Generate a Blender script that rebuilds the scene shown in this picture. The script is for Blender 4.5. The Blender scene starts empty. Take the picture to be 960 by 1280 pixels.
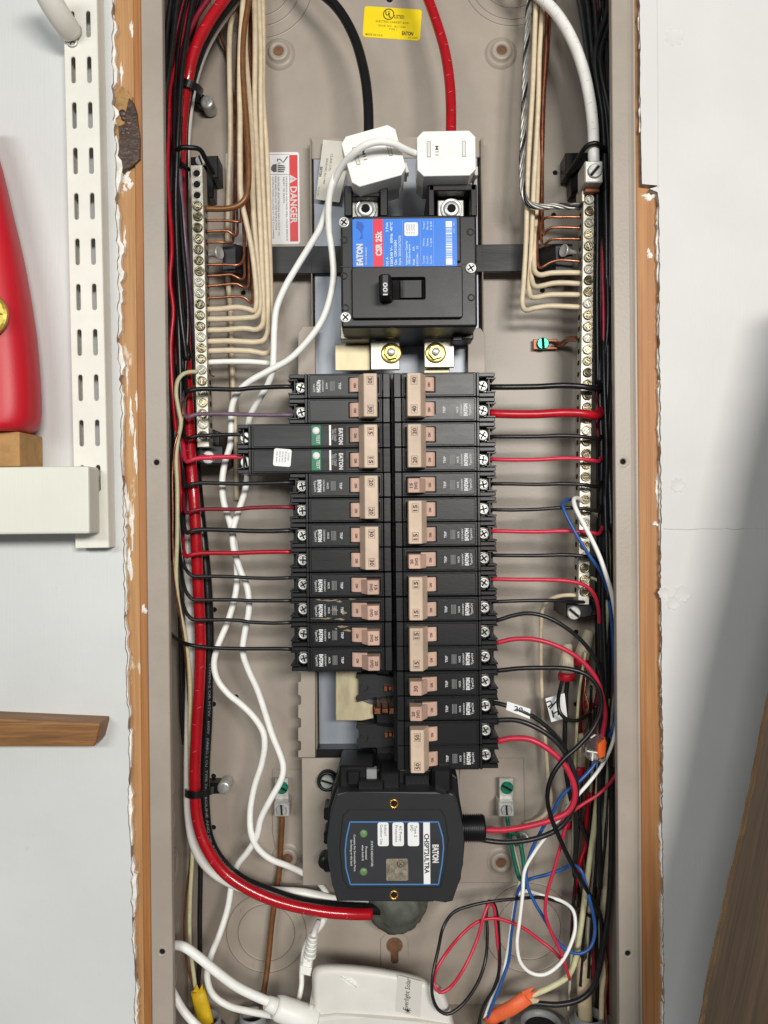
import bpy, bmesh, math, random
from mathutils import Vector, Matrix

# ---------------------------------------------------------------- camera, light, exposure
SC = bpy.context.scene
COL = SC.collection
D0 = 568.0                       # camera distance to the front plane of the box, mm
FPX = 962.0                      # focal length in photograph pixels (960 x 1280)
ROLL = math.radians(0.55)
PITCH = math.radians(-0.3)
_f = Vector((0, math.cos(PITCH), math.sin(PITCH)))
_u0 = Vector((0, -math.sin(PITCH), math.cos(PITCH)))
_r0 = Vector((1, 0, 0))
CR = _r0 * math.cos(ROLL) - _u0 * math.sin(ROLL)
CU = _r0 * math.sin(ROLL) + _u0 * math.cos(ROLL)
CAMP = Vector((0, -D0, 0))
cam = bpy.data.cameras.new('camera')
camo = bpy.data.objects.new('camera', cam)
COL.objects.link(camo)
camo.matrix_world = Matrix(((CR.x, CU.x, -_f.x, 0), (CR.y, CU.y, -_f.y, -D0 / 1000), (CR.z, CU.z, -_f.z, 0), (0, 0, 0, 1)))
cam.sensor_fit = 'VERTICAL'
cam.sensor_height = 36
cam.sensor_width = 27
cam.lens = FPX / 1280 * 36
cam.clip_start = 0.01
cam.clip_end = 50
SC.camera = camo

world = bpy.data.worlds.new('World')
SC.world = world
world.use_nodes = True
world.node_tree.nodes['Background'].inputs[0].default_value = (0.93, 0.96, 1.0, 1)
world.node_tree.nodes['Background'].inputs[1].default_value = 0.16

def area(name, loc, target, sx, sy, power, col):
    l = bpy.data.lights.new(name, 'AREA')
    l.shape = 'RECTANGLE'; l.size = sx; l.size_y = sy; l.energy = power; l.color = col
    o = bpy.data.objects.new(name, l); COL.objects.link(o)
    o.location = loc
    o.rotation_euler = (Vector(target) - Vector(loc)).to_track_quat('-Z', 'Y').to_euler()
    return o
# a shop light on the ceiling behind the camera, a little to the right, and a second one farther off to the left
area('ceiling_fixture', (0.48, -1.7, 0.36), (0, 0, 0), 0.62, 0.22, 27, (1.0, 0.965, 0.915))
area('ceiling_fixture_far', (-0.75, -2.1, 0.55), (0, 0, 0), 0.9, 0.3, 17, (0.955, 1.0, 0.975))
SC.view_settings.view_transform = 'Standard'
SC.view_settings.look = 'None'
SC.view_settings.exposure = 0.0
SC.view_settings.gamma = 1.0
SC.view_settings.use_curve_mapping = False

# ---------------------------------------------------------------- helpers
random.seed(7)
RND = random.random
def U(px, py, d):
    """photograph pixel at depth d (mm behind the front plane) -> point in mm"""
    r = _f + CR * ((px - 480) / FPX) + CU * ((640 - py) / FPX)
    t = (D0 + d) / r.y
    p = CAMP + r * t
    return Vector((p.x, d, p.z))
def mp(d): return (D0 + d) / FPX          # mm per pixel at depth d
def lin(c):
    c = c / 255.0
    return c / 12.92 if c <= 0.04045 else ((c + 0.055) / 1.055) ** 2.4
def rgb(r, g, b): return (lin(r), lin(g), lin(b), 1)

MATS = {}
def mat(name, col, rough=0.5, metal=0.0, var=0.0, vscale=40, bump=0.0, bscale=300, stretch=(1, 1, 1), coat=0.0, rvar=0.0, trans=0.0, ior=1.45, second=None, spec=0.5):
    m = bpy.data.materials.new(name); m.use_nodes = True
    nt = m.node_tree; N = nt.nodes; L = nt.links
    b = N['Principled BSDF']
    b.inputs['Base Color'].default_value = rgb(*col)
    b.inputs['Roughness'].default_value = rough
    b.inputs['Metallic'].default_value = metal
    b.inputs['Coat Weight'].default_value = coat
    b.inputs['Transmission Weight'].default_value = trans
    b.inputs['IOR'].default_value = ior
    b.inputs['Specular IOR Level'].default_value = spec
    if var or bump or rvar or second:
        tc = N.new('ShaderNodeTexCoord'); mpn = N.new('ShaderNodeMapping')
        mpn.inputs['Scale'].default_value = stretch
        L.new(tc.outputs['Object'], mpn.inputs['Vector'])
        if var or rvar or second:
            n = N.new('ShaderNodeTexNoise'); n.inputs['Scale'].default_value = vscale
            n.inputs['Detail'].default_value = 6; n.inputs['Roughness'].default_value = 0.65
            L.new(mpn.outputs[0], n.inputs['Vector'])
            cr = N.new('ShaderNodeValToRGB')
            c2 = second or tuple(max(0, c * (1 - var)) for c in col)
            c1 = col if second else tuple(min(255, c * (1 + var * 0.6)) for c in col)
            cr.color_ramp.elements[0].position = 0.33; cr.color_ramp.elements[0].color = rgb(*c2)
            cr.color_ramp.elements[1].position = 0.67; cr.color_ramp.elements[1].color = rgb(*c1)
            L.new(n.outputs['Fac'], cr.inputs[0])
            if var or second: L.new(cr.outputs[0], b.inputs['Base Color'])
            if rvar:
                mr = N.new('ShaderNodeMapRange')
                mr.inputs['To Min'].default_value = max(0, rough - rvar); mr.inputs['To Max'].default_value = min(1, rough + rvar)
                L.new(n.outputs['Fac'], mr.inputs['Value']); L.new(mr.outputs[0], b.inputs['Roughness'])
        if bump:
            n2 = N.new('ShaderNodeTexNoise'); n2.inputs['Scale'].default_value = bscale; n2.inputs['Detail'].default_value = 3
            L.new(mpn.outputs[0], n2.inputs['Vector'])
            bp = N.new('ShaderNodeBump'); bp.inputs['Strength'].default_value = bump; bp.inputs['Distance'].default_value = 0.001
            L.new(n2.outputs['Fac'], bp.inputs['Height']); L.new(bp.outputs[0], b.inputs['Normal'])
    MATS[name] = m
    return m

def wood(name, c1, c2, scale=(90, 90, 5), rough=0.6, paint=None, pthr=0.62, pscale=(60, 60, 18), spread=0.3):
    m = mat(name, c1, rough)
    nt = m.node_tree; N = nt.nodes; L = nt.links; b = N['Principled BSDF']
    tc = N.new('ShaderNodeTexCoord'); mpn = N.new('ShaderNodeMapping'); mpn.inputs['Scale'].default_value = scale
    L.new(tc.outputs['Object'], mpn.inputs['Vector'])
    n = N.new('ShaderNodeTexNoise'); n.inputs['Scale'].default_value = 1.0; n.inputs['Detail'].default_value = 8; n.inputs['Roughness'].default_value = 0.7; n.inputs['Distortion'].default_value = 0.6
    L.new(mpn.outputs[0], n.inputs['Vector'])
    mpf = N.new('ShaderNodeMapping'); mpf.inputs['Scale'].default_value = tuple(s * (14 if s > 20 else 3) for s in scale)
    L.new(tc.outputs['Object'], mpf.inputs['Vector'])
    nf = N.new('ShaderNodeTexNoise'); nf.inputs['Scale'].default_value = 1.0; nf.inputs['Detail'].default_value = 4
    L.new(mpf.outputs[0], nf.inputs['Vector'])
    mx = N.new('ShaderNodeMix'); mx.data_type = 'FLOAT'; mx.inputs[0].default_value = 0.35
    L.new(n.outputs['Fac'], mx.inputs[2]); L.new(nf.outputs['Fac'], mx.inputs[3])
    cr = N.new('ShaderNodeValToRGB')
    cr.color_ramp.elements[0].position = 0.5 - spread / 2; cr.color_ramp.elements[0].color = rgb(*c2)
    cr.color_ramp.elements[1].position = 0.5 + spread / 2; cr.color_ramp.elements[1].color = rgb(*c1)
    L.new(mx.outputs[0], cr.inputs[0])
    out = cr.outputs[0]
    bp = N.new('ShaderNodeBump'); bp.inputs['Strength'].default_value = 0.35; bp.inputs['Distance'].default_value = 0.0006
    L.new(mx.outputs[0], bp.inputs['Height']); L.new(bp.outputs[0], b.inputs['Normal'])
    if paint:
        mp2 = N.new('ShaderNodeMapping'); mp2.inputs['Scale'].default_value = pscale
        L.new(tc.outputs['Object'], mp2.inputs['Vector'])
        n3 = N.new('ShaderNodeTexNoise'); n3.inputs['Scale'].default_value = 1; n3.inputs['Detail'].default_value = 9; n3.inputs['Roughness'].default_value = 0.75
        L.new(mp2.outputs[0], n3.inputs['Vector'])
        r2 = N.new('ShaderNodeValToRGB'); r2.color_ramp.elements[0].position = pthr; r2.color_ramp.elements[1].position = pthr + 0.04
        r2.color_ramp.elements[0].color = (0, 0, 0, 1); r2.color_ramp.elements[1].color = (0.8, 0.8, 0.8, 1)
        L.new(n3.outputs['Fac'], r2.inputs[0])
        mc = N.new('ShaderNodeMix'); mc.data_type = 'RGBA'
        L.new(r2.outputs[0], mc.inputs[0]); L.new(out, mc.inputs[6]); mc.inputs[7].default_value = rgb(*paint)
        out = mc.outputs[2]
    L.new(out, b.inputs['Base Color'])
    return m

def drywall_mat(name, c, scuff, seed):
    m = mat(name, c, 0.55)
    nt = m.node_tree; N = nt.nodes; L = nt.links; b = N['Principled BSDF']
    tc = N.new('ShaderNodeTexCoord')
    def noise(scale, sc3, detail=5, off=0.0, rough=0.6):
        mpn = N.new('ShaderNodeMapping'); mpn.inputs['Scale'].default_value = sc3; mpn.inputs['Location'].default_value = (off, off, off)
        L.new(tc.outputs['Object'], mpn.inputs['Vector'])
        n = N.new('ShaderNodeTexNoise'); n.inputs['Scale'].default_value = scale; n.inputs['Detail'].default_value = detail; n.inputs['Roughness'].default_value = rough
        L.new(mpn.outputs[0], n.inputs['Vector']); return n.outputs['Fac']
    def ramp(src, a, bb, ca, cb):
        r = N.new('ShaderNodeValToRGB'); r.color_ramp.elements[0].position = a; r.color_ramp.elements[1].position = bb
        r.color_ramp.elements[0].color = ca; r.color_ramp.elements[1].color = cb; L.new(src, r.inputs[0]); return r.outputs[0]
    base = ramp(noise(5, (1, 1, 1), 6, seed), 0.3, 0.7, rgb(*[x * 0.935 for x in c]), rgb(*c))
    # scuffs: small sparse smudges
    sm = ramp(noise(30, (1.3, 1, 0.6), 8, seed + 3, 0.8), 0.645, 0.76, (0, 0, 0, 1), (0.5, 0.5, 0.5, 1))
    mx = N.new('ShaderNodeMix'); mx.data_type = 'RGBA'; L.new(sm, mx.inputs[0]); L.new(base, mx.inputs[6]); mx.inputs[7].default_value = rgb(*scuff)
    L.new(mx.outputs[2], b.inputs['Base Color'])
    st = noise(1, (520, 1, 26), 5, seed)          # brush strokes
    rl = noise(110, (1, 1, 1), 3, seed)           # roller stipple
    ad = N.new('ShaderNodeMath'); ad.operation = 'ADD'; L.new(st, ad.inputs[0]); L.new(rl, ad.inputs[1])
    bp = N.new('ShaderNodeBump'); bp.inputs['Strength'].default_value = 0.16; bp.inputs['Distance'].default_value = 0.001
    L.new(ad.outputs[0], bp.inputs['Height']); L.new(bp.outputs[0], b.inputs['Normal'])
    return m

def cable_mat(name, c, rough=0.35, crease=0.0, var=0.05, coat=0.0, ring=150.0):
    """jacket with faint creases across the run (UV: u along in m, v around)"""
    m = mat(name, c, rough, coat=coat)
    nt = m.node_tree; N = nt.nodes; L = nt.links; b = N['Principled BSDF']
    uv = N.new('ShaderNodeUVMap')
    mpn = N.new('ShaderNodeMapping'); mpn.inputs['Scale'].default_value = (ring, 0.7, 1)
    L.new(uv.outputs[0], mpn.inputs['Vector'])
    n = N.new('ShaderNodeTexNoise'); n.inputs['Scale'].default_value = 1; n.inputs['Detail'].default_value = 4
    L.new(mpn.outputs[0], n.inputs['Vector'])
    cr = N.new('ShaderNodeValToRGB')
    cr.color_ramp.elements[0].position = 0.3; cr.color_ramp.elements[0].color = rgb(*[x * (1 - var) for x in c])
    cr.color_ramp.elements[1].position = 0.7; cr.color_ramp.elements[1].color = rgb(*[min(255, x * (1 + var)) for x in c])
    L.new(n.outputs['Fac'], cr.inputs[0]); L.new(cr.outputs[0], b.inputs['Base Color'])
    if crease:
        bp = N.new('ShaderNodeBump'); bp.inputs['Strength'].default_value = crease; bp.inputs['Distance'].default_value = 0.0008
        L.new(n.outputs['Fac'], bp.inputs['Height']); L.new(bp.outputs[0], b.inputs['Normal'])
    return m

TAUPE = mat('taupe_enamel', (164, 153, 141), 0.42, var=0.05, vscale=14, bump=0.12, bscale=420, rvar=0.08)
TAUPE_D = mat('taupe_enamel_pan', (164, 153, 140), 0.45, var=0.05, vscale=20, bump=0.06, bscale=300)
GALV = mat('galvanised_sheet', (150, 154, 162), 0.42, 0.35, var=0.07, vscale=30, stretch=(1, 1, 0.25), rvar=0.1)
BLACKP = mat('black_phenolic', (11, 11, 12), 0.36, second=(25, 25, 27), vscale=45, stretch=(.35, 1, 1.6), bump=0.05, bscale=500, rvar=0.12)
BLACKQ = mat('black_dusty_plastic', (14, 14, 15), 0.48, second=(30, 30, 32), vscale=35, stretch=(.4, 1, 3), bump=0.08, bscale=300, rvar=0.15)
BLACKM = mat('black_moulded', (14, 14, 16), 0.4, var=0.15, vscale=50, bump=0.03, bscale=600, rvar=0.08)
SPDM = mat('charcoal_polycarbonate', (36, 37, 39), 0.48, var=0.08, vscale=30, bump=0.04, bscale=500)
SPDF = mat('charcoal_label_film', (50, 51, 54), 0.42, var=0.05, vscale=60)
HOLE_SHADE = mat('hole_shade', (10, 9, 8), 0.9)  # near-black colour painted for the shade inside holes and recesses
TAN = mat('tan_handle', (202, 178, 156), 0.45, var=0.05, vscale=80, bump=0.03, bscale=600)
PINKTAN = mat('pinkish_tan_handle', (200, 165, 147), 0.45, var=0.06, vscale=80)
STEEL = mat('zinc_plated_steel', (204, 204, 200), 0.36, 0.5, var=0.12, vscale=300, rvar=0.12)
TIN = mat('tin_plated_bar', (186, 181, 168), 0.42, 0.75, var=0.14, vscale=160, bump=0.05, bscale=900, rvar=0.12)
TINP = mat('tin_plated_plate', (190, 178, 146), 0.5, 0.6, var=0.10, vscale=120, stretch=(1, 1, 0.3), rvar=0.1)
BRASSY = mat('brassy_screw', (168, 158, 132), 0.32, 0.95, var=0.2, vscale=400, rvar=0.12)
YZINC = mat('yellow_zinc', (206, 186, 110), 0.28, 0.9, var=0.2, vscale=250)
GOLD = mat('brass_insert', (220, 170, 90), 0.25, 0.95)
ALU = mat('aluminium_lug', (196, 195, 190), 0.42, 0.5, var=0.1, vscale=200, rvar=0.1)
COPPER = cable_mat('bare_copper', (158, 104, 76), 0.32, 0.1, 0.22); COPPER.node_tree.nodes['Principled BSDF'].inputs['Metallic'].default_value = 0.85
COPPER_D = cable_mat('dull_copper', (120, 72, 52), 0.42, 0.1, 0.25); COPPER_D.node_tree.nodes['Principled BSDF'].inputs['Metallic'].default_value = 0.7
STABCU = mat('copper_stab', (214, 142, 104), 0.25, 0.95, var=0.25, vscale=300)
BROWNW = cable_mat('brown_ground_wire', (128, 86, 52), 0.4, 0.15, 0.1); BROWNW.node_tree.nodes['Principled BSDF'].inputs['Metallic'].default_value = 0.35
CREAM = cable_mat('cream_insulation', (216, 198, 168), 0.4, 0.12, 0.05)
CREAMY = cable_mat('yellowed_cream_insulation', (206, 200, 160), 0.4, 0.12, 0.05)
GREYCREAM = cable_mat('grey_cream_insulation', (190, 182, 160), 0.42, 0.12, 0.06)
BLACKW = cable_mat('black_insulation', (24, 24, 25), 0.33, 0.18, 0.25)
BLACKC = cable_mat('black_cable_jacket', (20, 20, 22), 0.3, 0.35, 0.2, ring=90)
REDW = cable_mat('red_insulation', (176, 18, 34), 0.33, 0.15, 0.08)
PINKW = cable_mat('faded_red_insulation', (198, 44, 68), 0.35, 0.12, 0.06)
REDD = cable_mat('dark_red_insulation', (118, 20, 36), 0.36, 0.15, 0.12)
REDC = cable_mat('red_cable_jacket', (168, 14, 26), 0.25, 0.5, 0.06, ring=70, coat=0.3)
WHITEC = cable_mat('white_cable_jacket', (236, 234, 228), 0.35, 0.4, 0.03, ring=60)
WHITEW = cable_mat('white_cord', (240, 239, 233), 0.42, 0.08, 0.02)
LILAC = cable_mat('grey_lilac_insulation', (108, 88, 104), 0.38, 0.15, 0.15)
BLUEW = cable_mat('blue_insulation', (38, 84, 150), 0.36, 0.12, 0.08)
GREENW = cable_mat('green_insulation', (20, 104, 84), 0.36, 0.12, 0.1)
GREYST = cable_mat('grey_stranded', (158, 156, 150), 0.4, 0.3, 0.25); GREYST.node_tree.nodes['Principled BSDF'].inputs['Metallic'].default_value = 0.6
GREENS = mat('green_screw', (44, 150, 116), 0.3, 0.6, var=0.2, vscale=300)
WHITEP = mat('white_abs', (238, 237, 230), 0.42, var=0.02, vscale=30, bump=0.05, bscale=900)
IVORYP = mat('ivory_abs', (218, 215, 207), 0.42, var=0.03, vscale=30, bump=0.05, bscale=900)
LABELW = mat('label_white', (232, 232, 232), 0.45, var=0.02, vscale=60)
LABELG = mat('label_grey_paper', (206, 202, 190), 0.5, var=0.04, vscale=60)
LABELR = mat('label_red', (214, 62, 62), 0.42, var=0.04, vscale=60)
LABELR2 = mat('label_crimson', (216, 40, 68), 0.4, var=0.03, vscale=60)
LABELB = mat('label_blue', (38, 120, 220), 0.4, var=0.04, vscale=50)
LABELY = mat('label_yellow', (246, 216, 10), 0.42, var=0.03, vscale=50)
LABELS = mat('label_silver_foil', (196, 184, 160), 0.3, 0.7, var=0.25, vscale=300)
INKB = mat('ink_black', (26, 24, 24), 0.6)
INKG = mat('ink_grey', (92, 90, 88), 0.6)
INKBROWN = mat('moulded_brown_mark', (78, 52, 42), 0.6)
INKW = mat('ink_white', (206, 206, 206), 0.55)
INKLW = mat('ink_pale_blue', (190, 214, 240), 0.55)
INKDIM = mat('ink_dim_grey', (118, 120, 120), 0.55)
BLUELINE = mat('ink_blue_line', (70, 128, 190), 0.45)
TESTG = mat('green_test_button', (22, 112, 78), 0.4, var=0.06, vscale=60)
LEDG = mat('green_lens', (104, 136, 92), 0.45, var=0.1, vscale=300)
PUTTY = mat('duct_seal_putty', (84, 87, 78), 0.6, var=0.14, vscale=60, bump=0.5, bscale=120)
REDPL = mat('red_gloss_plastic', (190, 22, 38), 0.42, bump=0.04, bscale=500, var=0.03, vscale=10)
MDF = mat('fibreboard', (176, 134, 84), 0.75, var=0.10, vscale=90, bump=0.2, bscale=500)
WIREN = mat('wirenut_tan', (198, 184, 160), 0.45, var=0.05, vscale=100)
WIRER = mat('wirenut_red', (190, 28, 50), 0.4, var=0.06, vscale=100)
CLEARP = mat('clear_polycarbonate', (250, 244, 242), 0.03, trans=0.96, ior=1.2)
ORANGE = mat('orange_lever', (240, 104, 36), 0.4, var=0.05, vscale=100)
ORANGEJ = mat('orange_cable_sheath', (232, 106, 62), 0.5, var=0.08, vscale=120, bump=0.2, bscale=400)
YELLOWJ = mat('yellow_cable_sheath', (232, 192, 36), 0.5, var=0.08, vscale=120, bump=0.2, bscale=400)
BEIGEJ = mat('beige_cable_sheath', (196, 178, 146), 0.55, var=0.08, vscale=120, bump=0.2, bscale=400)
PVCG = mat('grey_conduit_fitting', (136, 138, 138), 0.45, var=0.06, vscale=80)
PLASTER = mat('crumbling_plaster', (232, 228, 220), 0.85, var=0.10, vscale=120, bump=0.8, bscale=300)
GYPS = mat('gypsum_edge', (196, 188, 178), 0.85, second=(122, 102, 84), vscale=160, stretch=(1, 1, 0.5), bump=0.6, bscale=350)
PAPER = mat('torn_kraft_paper', (186, 150, 96), 0.8, second=(140, 104, 62), vscale=120, bump=0.4, bscale=300)
TAR = mat('dark_glue_residue', (52, 38, 32), 0.35, second=(84, 62, 50), vscale=140, bump=0.6, bscale=200)
SHELFW = mat('white_powder_coat', (226, 223, 212), 0.45, var=0.03, vscale=30, bump=0.08, bscale=500)
SHELFB = None
SHELFB = drywall_mat('white_painted_board', (226, 225, 212), (150, 132, 108), 9.0)
WALL_L = drywall_mat('painted_drywall_left', (214, 215, 213), (140, 138, 134), 1.0)
WALL_R = drywall_mat('painted_drywall_right', (214, 212, 210), (172, 166, 160), 5.0)
STUD_L = wood('stud_wood_left', (196, 152, 102), (150, 104, 62), (80, 80, 3), 0.6, paint=(222, 206, 184), pthr=0.585, pscale=(40, 40, 14))
STUD_E = wood('stud_wood_edge', (178, 122, 70), (140, 88, 46), (90, 90, 4), 0.55, paint=(220, 206, 190), pthr=0.66, pscale=(30, 30, 16))
HOLEW = mat('wood_in_hole', (112, 78, 54), 0.7, var=0.2, vscale=200)
SEAM_SHADE = mat('scored_seam_shade', (92, 82, 72), 0.7)  # shade in the scored knockout grooves, put into a dark colour
SMEAR = mat('dried_plaster_smear', (150, 132, 108), 0.85, var=0.2, vscale=200, bump=0.6, bscale=400)
STUD_R = wood('stud_wood_right', (186, 134, 84), (146, 94, 52), (80, 80, 3), 0.55, paint=(220, 196, 164), pthr=0.62, pscale=(30, 30, 16))
STICKW = wood('stained_stick_wood', (158, 112, 66), (92, 60, 32), (9, 120, 130), 0.5)
PLANKW = wood('old_brown_plank', (76, 60, 43), (44, 34, 25), (60, 60, 5), 0.75)
PLANKE = wood('old_plank_edge', (176, 146, 110), (112, 84, 56), (60, 60, 5), 0.8)

def shade_random(m, lo, hi):
    nt = m.node_tree; N = nt.nodes; L = nt.links; b = N['Principled BSDF']
    src = b.inputs['Base Color'].links[0].from_socket
    oi = N.new('ShaderNodeObjectInfo'); mr = N.new('ShaderNodeMapRange'); mr.inputs['To Min'].default_value = lo; mr.inputs['To Max'].default_value = hi
    L.new(oi.outputs['Random'], mr.inputs['Value'])
    hs = N.new('ShaderNodeHueSaturation'); L.new(src, hs.inputs['Color']); L.new(mr.outputs[0], hs.inputs['Value']); L.new(hs.outputs[0], b.inputs['Base Color'])
for m_, lo_, hi_ in ((BLACKP, .7, 1.35), (BLACKQ, .8, 1.3), (TAN, .9, 1.06), (PINKTAN, .86, 1.08), (CREAM, .88, 1.05), (BLACKW, .7, 1.6), (REDW, .85, 1.1), (PINKW, .88, 1.08), (COPPER, .75, 1.15), (BRASSY, .6, 1.15), (STEEL, .75, 1.1)): shade_random(m_, lo_, hi_)

class MB:
    """collects shapes (mm) into one mesh"""
    def __init__(self, *mats):
        self.bm = bmesh.new(); self.mats = list(mats); self.uv = None
    def _absorb(self, b2, mi=0, M=None, smooth=False):
        vm = {}
        for v in b2.verts: vm[v] = self.bm.verts.new(M @ v.co if M else v.co)
        for f in b2.faces:
            try:
                g = self.bm.faces.new([vm[v] for v in f.verts]); g.material_index = mi; g.smooth = smooth
            except ValueError: pass
        b2.free(); return self
    def box(self, x0, x1, y0, y1, z0, z1, bev=0.0, mi=0, M=None, seg=1):
        b = bmesh.new(); bmesh.ops.create_cube(b, size=1)
        for v in b.verts:
            v.co = Vector(((x0 + x1) / 2 + v.co.x * abs(x1 - x0), (y0 + y1) / 2 + v.co.y * abs(y1 - y0), (z0 + z1) / 2 + v.co.z * abs(z1 - z0)))
        if bev: bmesh.ops.bevel(b, geom=b.edges[:], offset=bev, segments=seg, affect='EDGES', profile=0.5)
        return self._absorb(b, mi, M, smooth=False)
    def prism(self, poly, y0, y1, bev=0.0, mi=0, M=None, seg=1):
        """outline [(x, z)] extruded from y0 (front) to y1"""
        b = bmesh.new()
        vs = [b.verts.new((p[0], y0, p[1])) for p in poly]; ws = [b.verts.new((p[0], y1, p[1])) for p in poly]
        n = len(poly); a = sum(poly[i][0] * poly[(i + 1) % n][1] - poly[(i + 1) % n][0] * poly[i][1] for i in range(n))
        f = b.faces.new(vs if a > 0 else vs[::-1]); b.faces.new(ws[::-1] if a > 0 else ws)
        for i in range(n):
            j = (i + 1) % n
            q = [vs[i], ws[i], ws[j], vs[j]]; b.faces.new(q if a > 0 else q[::-1])
        if bev: bmesh.ops.bevel(b, geom=list(f.edges), offset=bev, segments=seg, affect='EDGES', profile=0.5)
        bmesh.ops.recalc_face_normals(b, faces=b.faces[:])
        return self._absorb(b, mi, M)
    def xprism(self, poly, z0, z1, bev=0.0, mi=0, M=None):
        """outline [(x, y)] extruded in z"""
        b = bmesh.new()
        vs = [b.verts.new((p[0], p[1], z0)) for p in poly]; ws = [b.verts.new((p[0], p[1], z1)) for p in poly]
        n = len(poly)
        b.faces.new(vs); b.faces.new(ws[::-1])
        for i in range(n):
            j = (i + 1) % n; b.faces.new([vs[i], ws[i], ws[j], vs[j]])
        bmesh.ops.recalc_face_normals(b, faces=b.faces[:])
        if bev: bmesh.ops.bevel(b, geom=b.edges[:], offset=bev, segments=1, affect='EDGES', profile=0.5)
        return self._absorb(b, mi, M)
    def lathe(self, prof, cx, cz, seg=20, mi=0, M=None, smooth=True, cap=True):
        """profile [(r, y)] spun about the y axis through (cx, cz)"""
        b = bmesh.new(); rings = []
        for r, y in prof:
            if r < 1e-4: rings.append([b.verts.new((cx, y, cz))])
            else: rings.append([b.verts.new((cx + r * math.cos(2 * math.pi * k / seg), y, cz + r * math.sin(2 * math.pi * k / seg))) for k in range(seg)])
        for A, B in zip(rings, rings[1:]):
            for k in range(seg):
                l = (k + 1) % seg
                if len(A) == 1 and len(B) == 1: continue
                if len(A) == 1: b.faces.new([A[0], B[k], B[l]])
                elif len(B) == 1: b.faces.new([A[k], B[0], A[l]])
                else: b.faces.new([A[k], B[k], B[l], A[l]])
        bmesh.ops.recalc_face_normals(b, faces=b.faces[:])
        return self._absorb(b, mi, M, smooth)
    def tube(self, pts, r, seg=10, mi=0, uv=True, cap=True, flat=None):
        """pts: list of Vectors in mm, r a number or list"""
        n = len(pts)
        if self.uv is None: self.uv = self.bm.loops.layers.uv.new('UVMap')
        t0 = (pts[1] - pts[0]).normalized()
        nrm = Vector((0, -1, 0)); nrm = (nrm - t0 * nrm.dot(t0))
        if nrm.length < 1e-3: nrm = Vector((1, 0, 0)) - t0 * t0.x
        nrm.normalize(); rings = []; s = 0; ss = []
        for i in range(n):
            t = (pts[min(i + 1, n - 1)] - pts[max(i - 1, 0)]).normalized()
            nrm = (nrm - t * nrm.dot(t)).normalized(); bn = t.cross(nrm)
            rr = r[i] if isinstance(r, (list, tuple)) else r
            rings.append([self.bm.verts.new(pts[i] + (nrm * math.cos(a) * (flat or 1) + bn * math.sin(a)) * rr) for a in [2 * math.pi * k / seg for k in range(seg)]])
            if i: s += (pts[i] - pts[i - 1]).length
            ss.append(s / 1000)
        for i in range(n - 1):
            for k in range(seg):
                l = (k + 1) % seg
                f = self.bm.faces.new([rings[i][k], rings[i][l], rings[i + 1][l], rings[i + 1][k]])
                f.smooth = True; f.material_index = mi
                kk = k + 1
                for lp, (a, c) in zip(f.loops, ((ss[i], k / seg), (ss[i], kk / seg), (ss[i + 1], kk / seg), (ss[i + 1], k / seg))): lp[self.uv].uv = (a, c)
        if cap:
            for R in (rings[0][::-1], rings[-1]):
                f = self.bm.faces.new(R); f.material_index = mi
        return self
    def poly(self, pts, mi=0, smooth=False):
        f = self.bm.faces.new([self.bm.verts.new(p) for p in pts]); f.material_index = mi; f.smooth = smooth
        return self
    def plate(self, outer, holes, y0, y1, bev=0.0, mi=0):
        """flat sheet with holes: outline and hole outlines [(x, z)], front y0, back y1"""
        c = bpy.data.curves.new('plate', 'CURVE'); c.dimensions = '2D'; c.fill_mode = 'BOTH'
        c.extrude = max(abs(y1 - y0) / 2 - bev, 0.01); c.bevel_depth = bev; c.bevel_resolution = 0; c.offset = -bev
        for pts in [outer] + holes:
            s = c.splines.new('POLY'); s.points.add(len(pts) - 1); s.use_cyclic_u = True
            for p, q in zip(s.points, pts): p.co = (q[0], q[1], 0, 1)
        o = bpy.data.objects.new('plate', c); me = bpy.data.meshes.new_from_object(o)
        ym = (y0 + y1) / 2
        vs = [self.bm.verts.new((v.co.x, ym - v.co.z, v.co.y)) for v in me.vertices]
        for p in me.polygons:
            try:
                f = self.bm.faces.new([vs[i] for i in p.vertices]); f.material_index = mi
            except ValueError: pass
        bpy.data.objects.remove(o); bpy.data.curves.remove(c); bpy.data.meshes.remove(me)
        return self
    def text(self, s, cx, cz, h, y, rot=0, w=None, bold=0.0, mi=0, shear=0.0, fn=None):
        """lettering of cap height h centred on (cx, cz)"""
        key = (s, bold, shear)
        if key not in TXT:
            c = bpy.data.curves.new('t', 'FONT'); c.body = s; c.resolution_u = 2; c.offset = bold; c.shear = shear
            o = bpy.data.objects.new('t', c); me = bpy.data.meshes.new_from_object(o)
            TXT[key] = ([tuple(v.co) for v in me.vertices], [tuple(p.vertices) for p in me.polygons])
            bpy.data.objects.remove(o); bpy.data.curves.remove(c); bpy.data.meshes.remove(me)
        V, F = TXT[key]
        if not V: return self
        xs = [v[0] for v in V]; ys = [v[1] for v in V]
        k = h / 0.70; kx = w / (max(xs) - min(xs)) if w else k
        mx = (max(xs) + min(xs)) / 2; my = 0.35
        ca, sa = math.cos(math.radians(rot)), math.sin(math.radians(rot))
        vs = []
        for v in V:
            a, b = (v[0] - mx) * kx, (v[1] - my) * k
            vs.append(self.bm.verts.new(fn(a, b) if fn else (cx + a * ca - b * sa, y, cz + a * sa + b * ca)))
        for f in F:
            try:
                g = self.bm.faces.new([vs[i] for i in f]); g.material_index = mi
            except ValueError: pass
        return self
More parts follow.
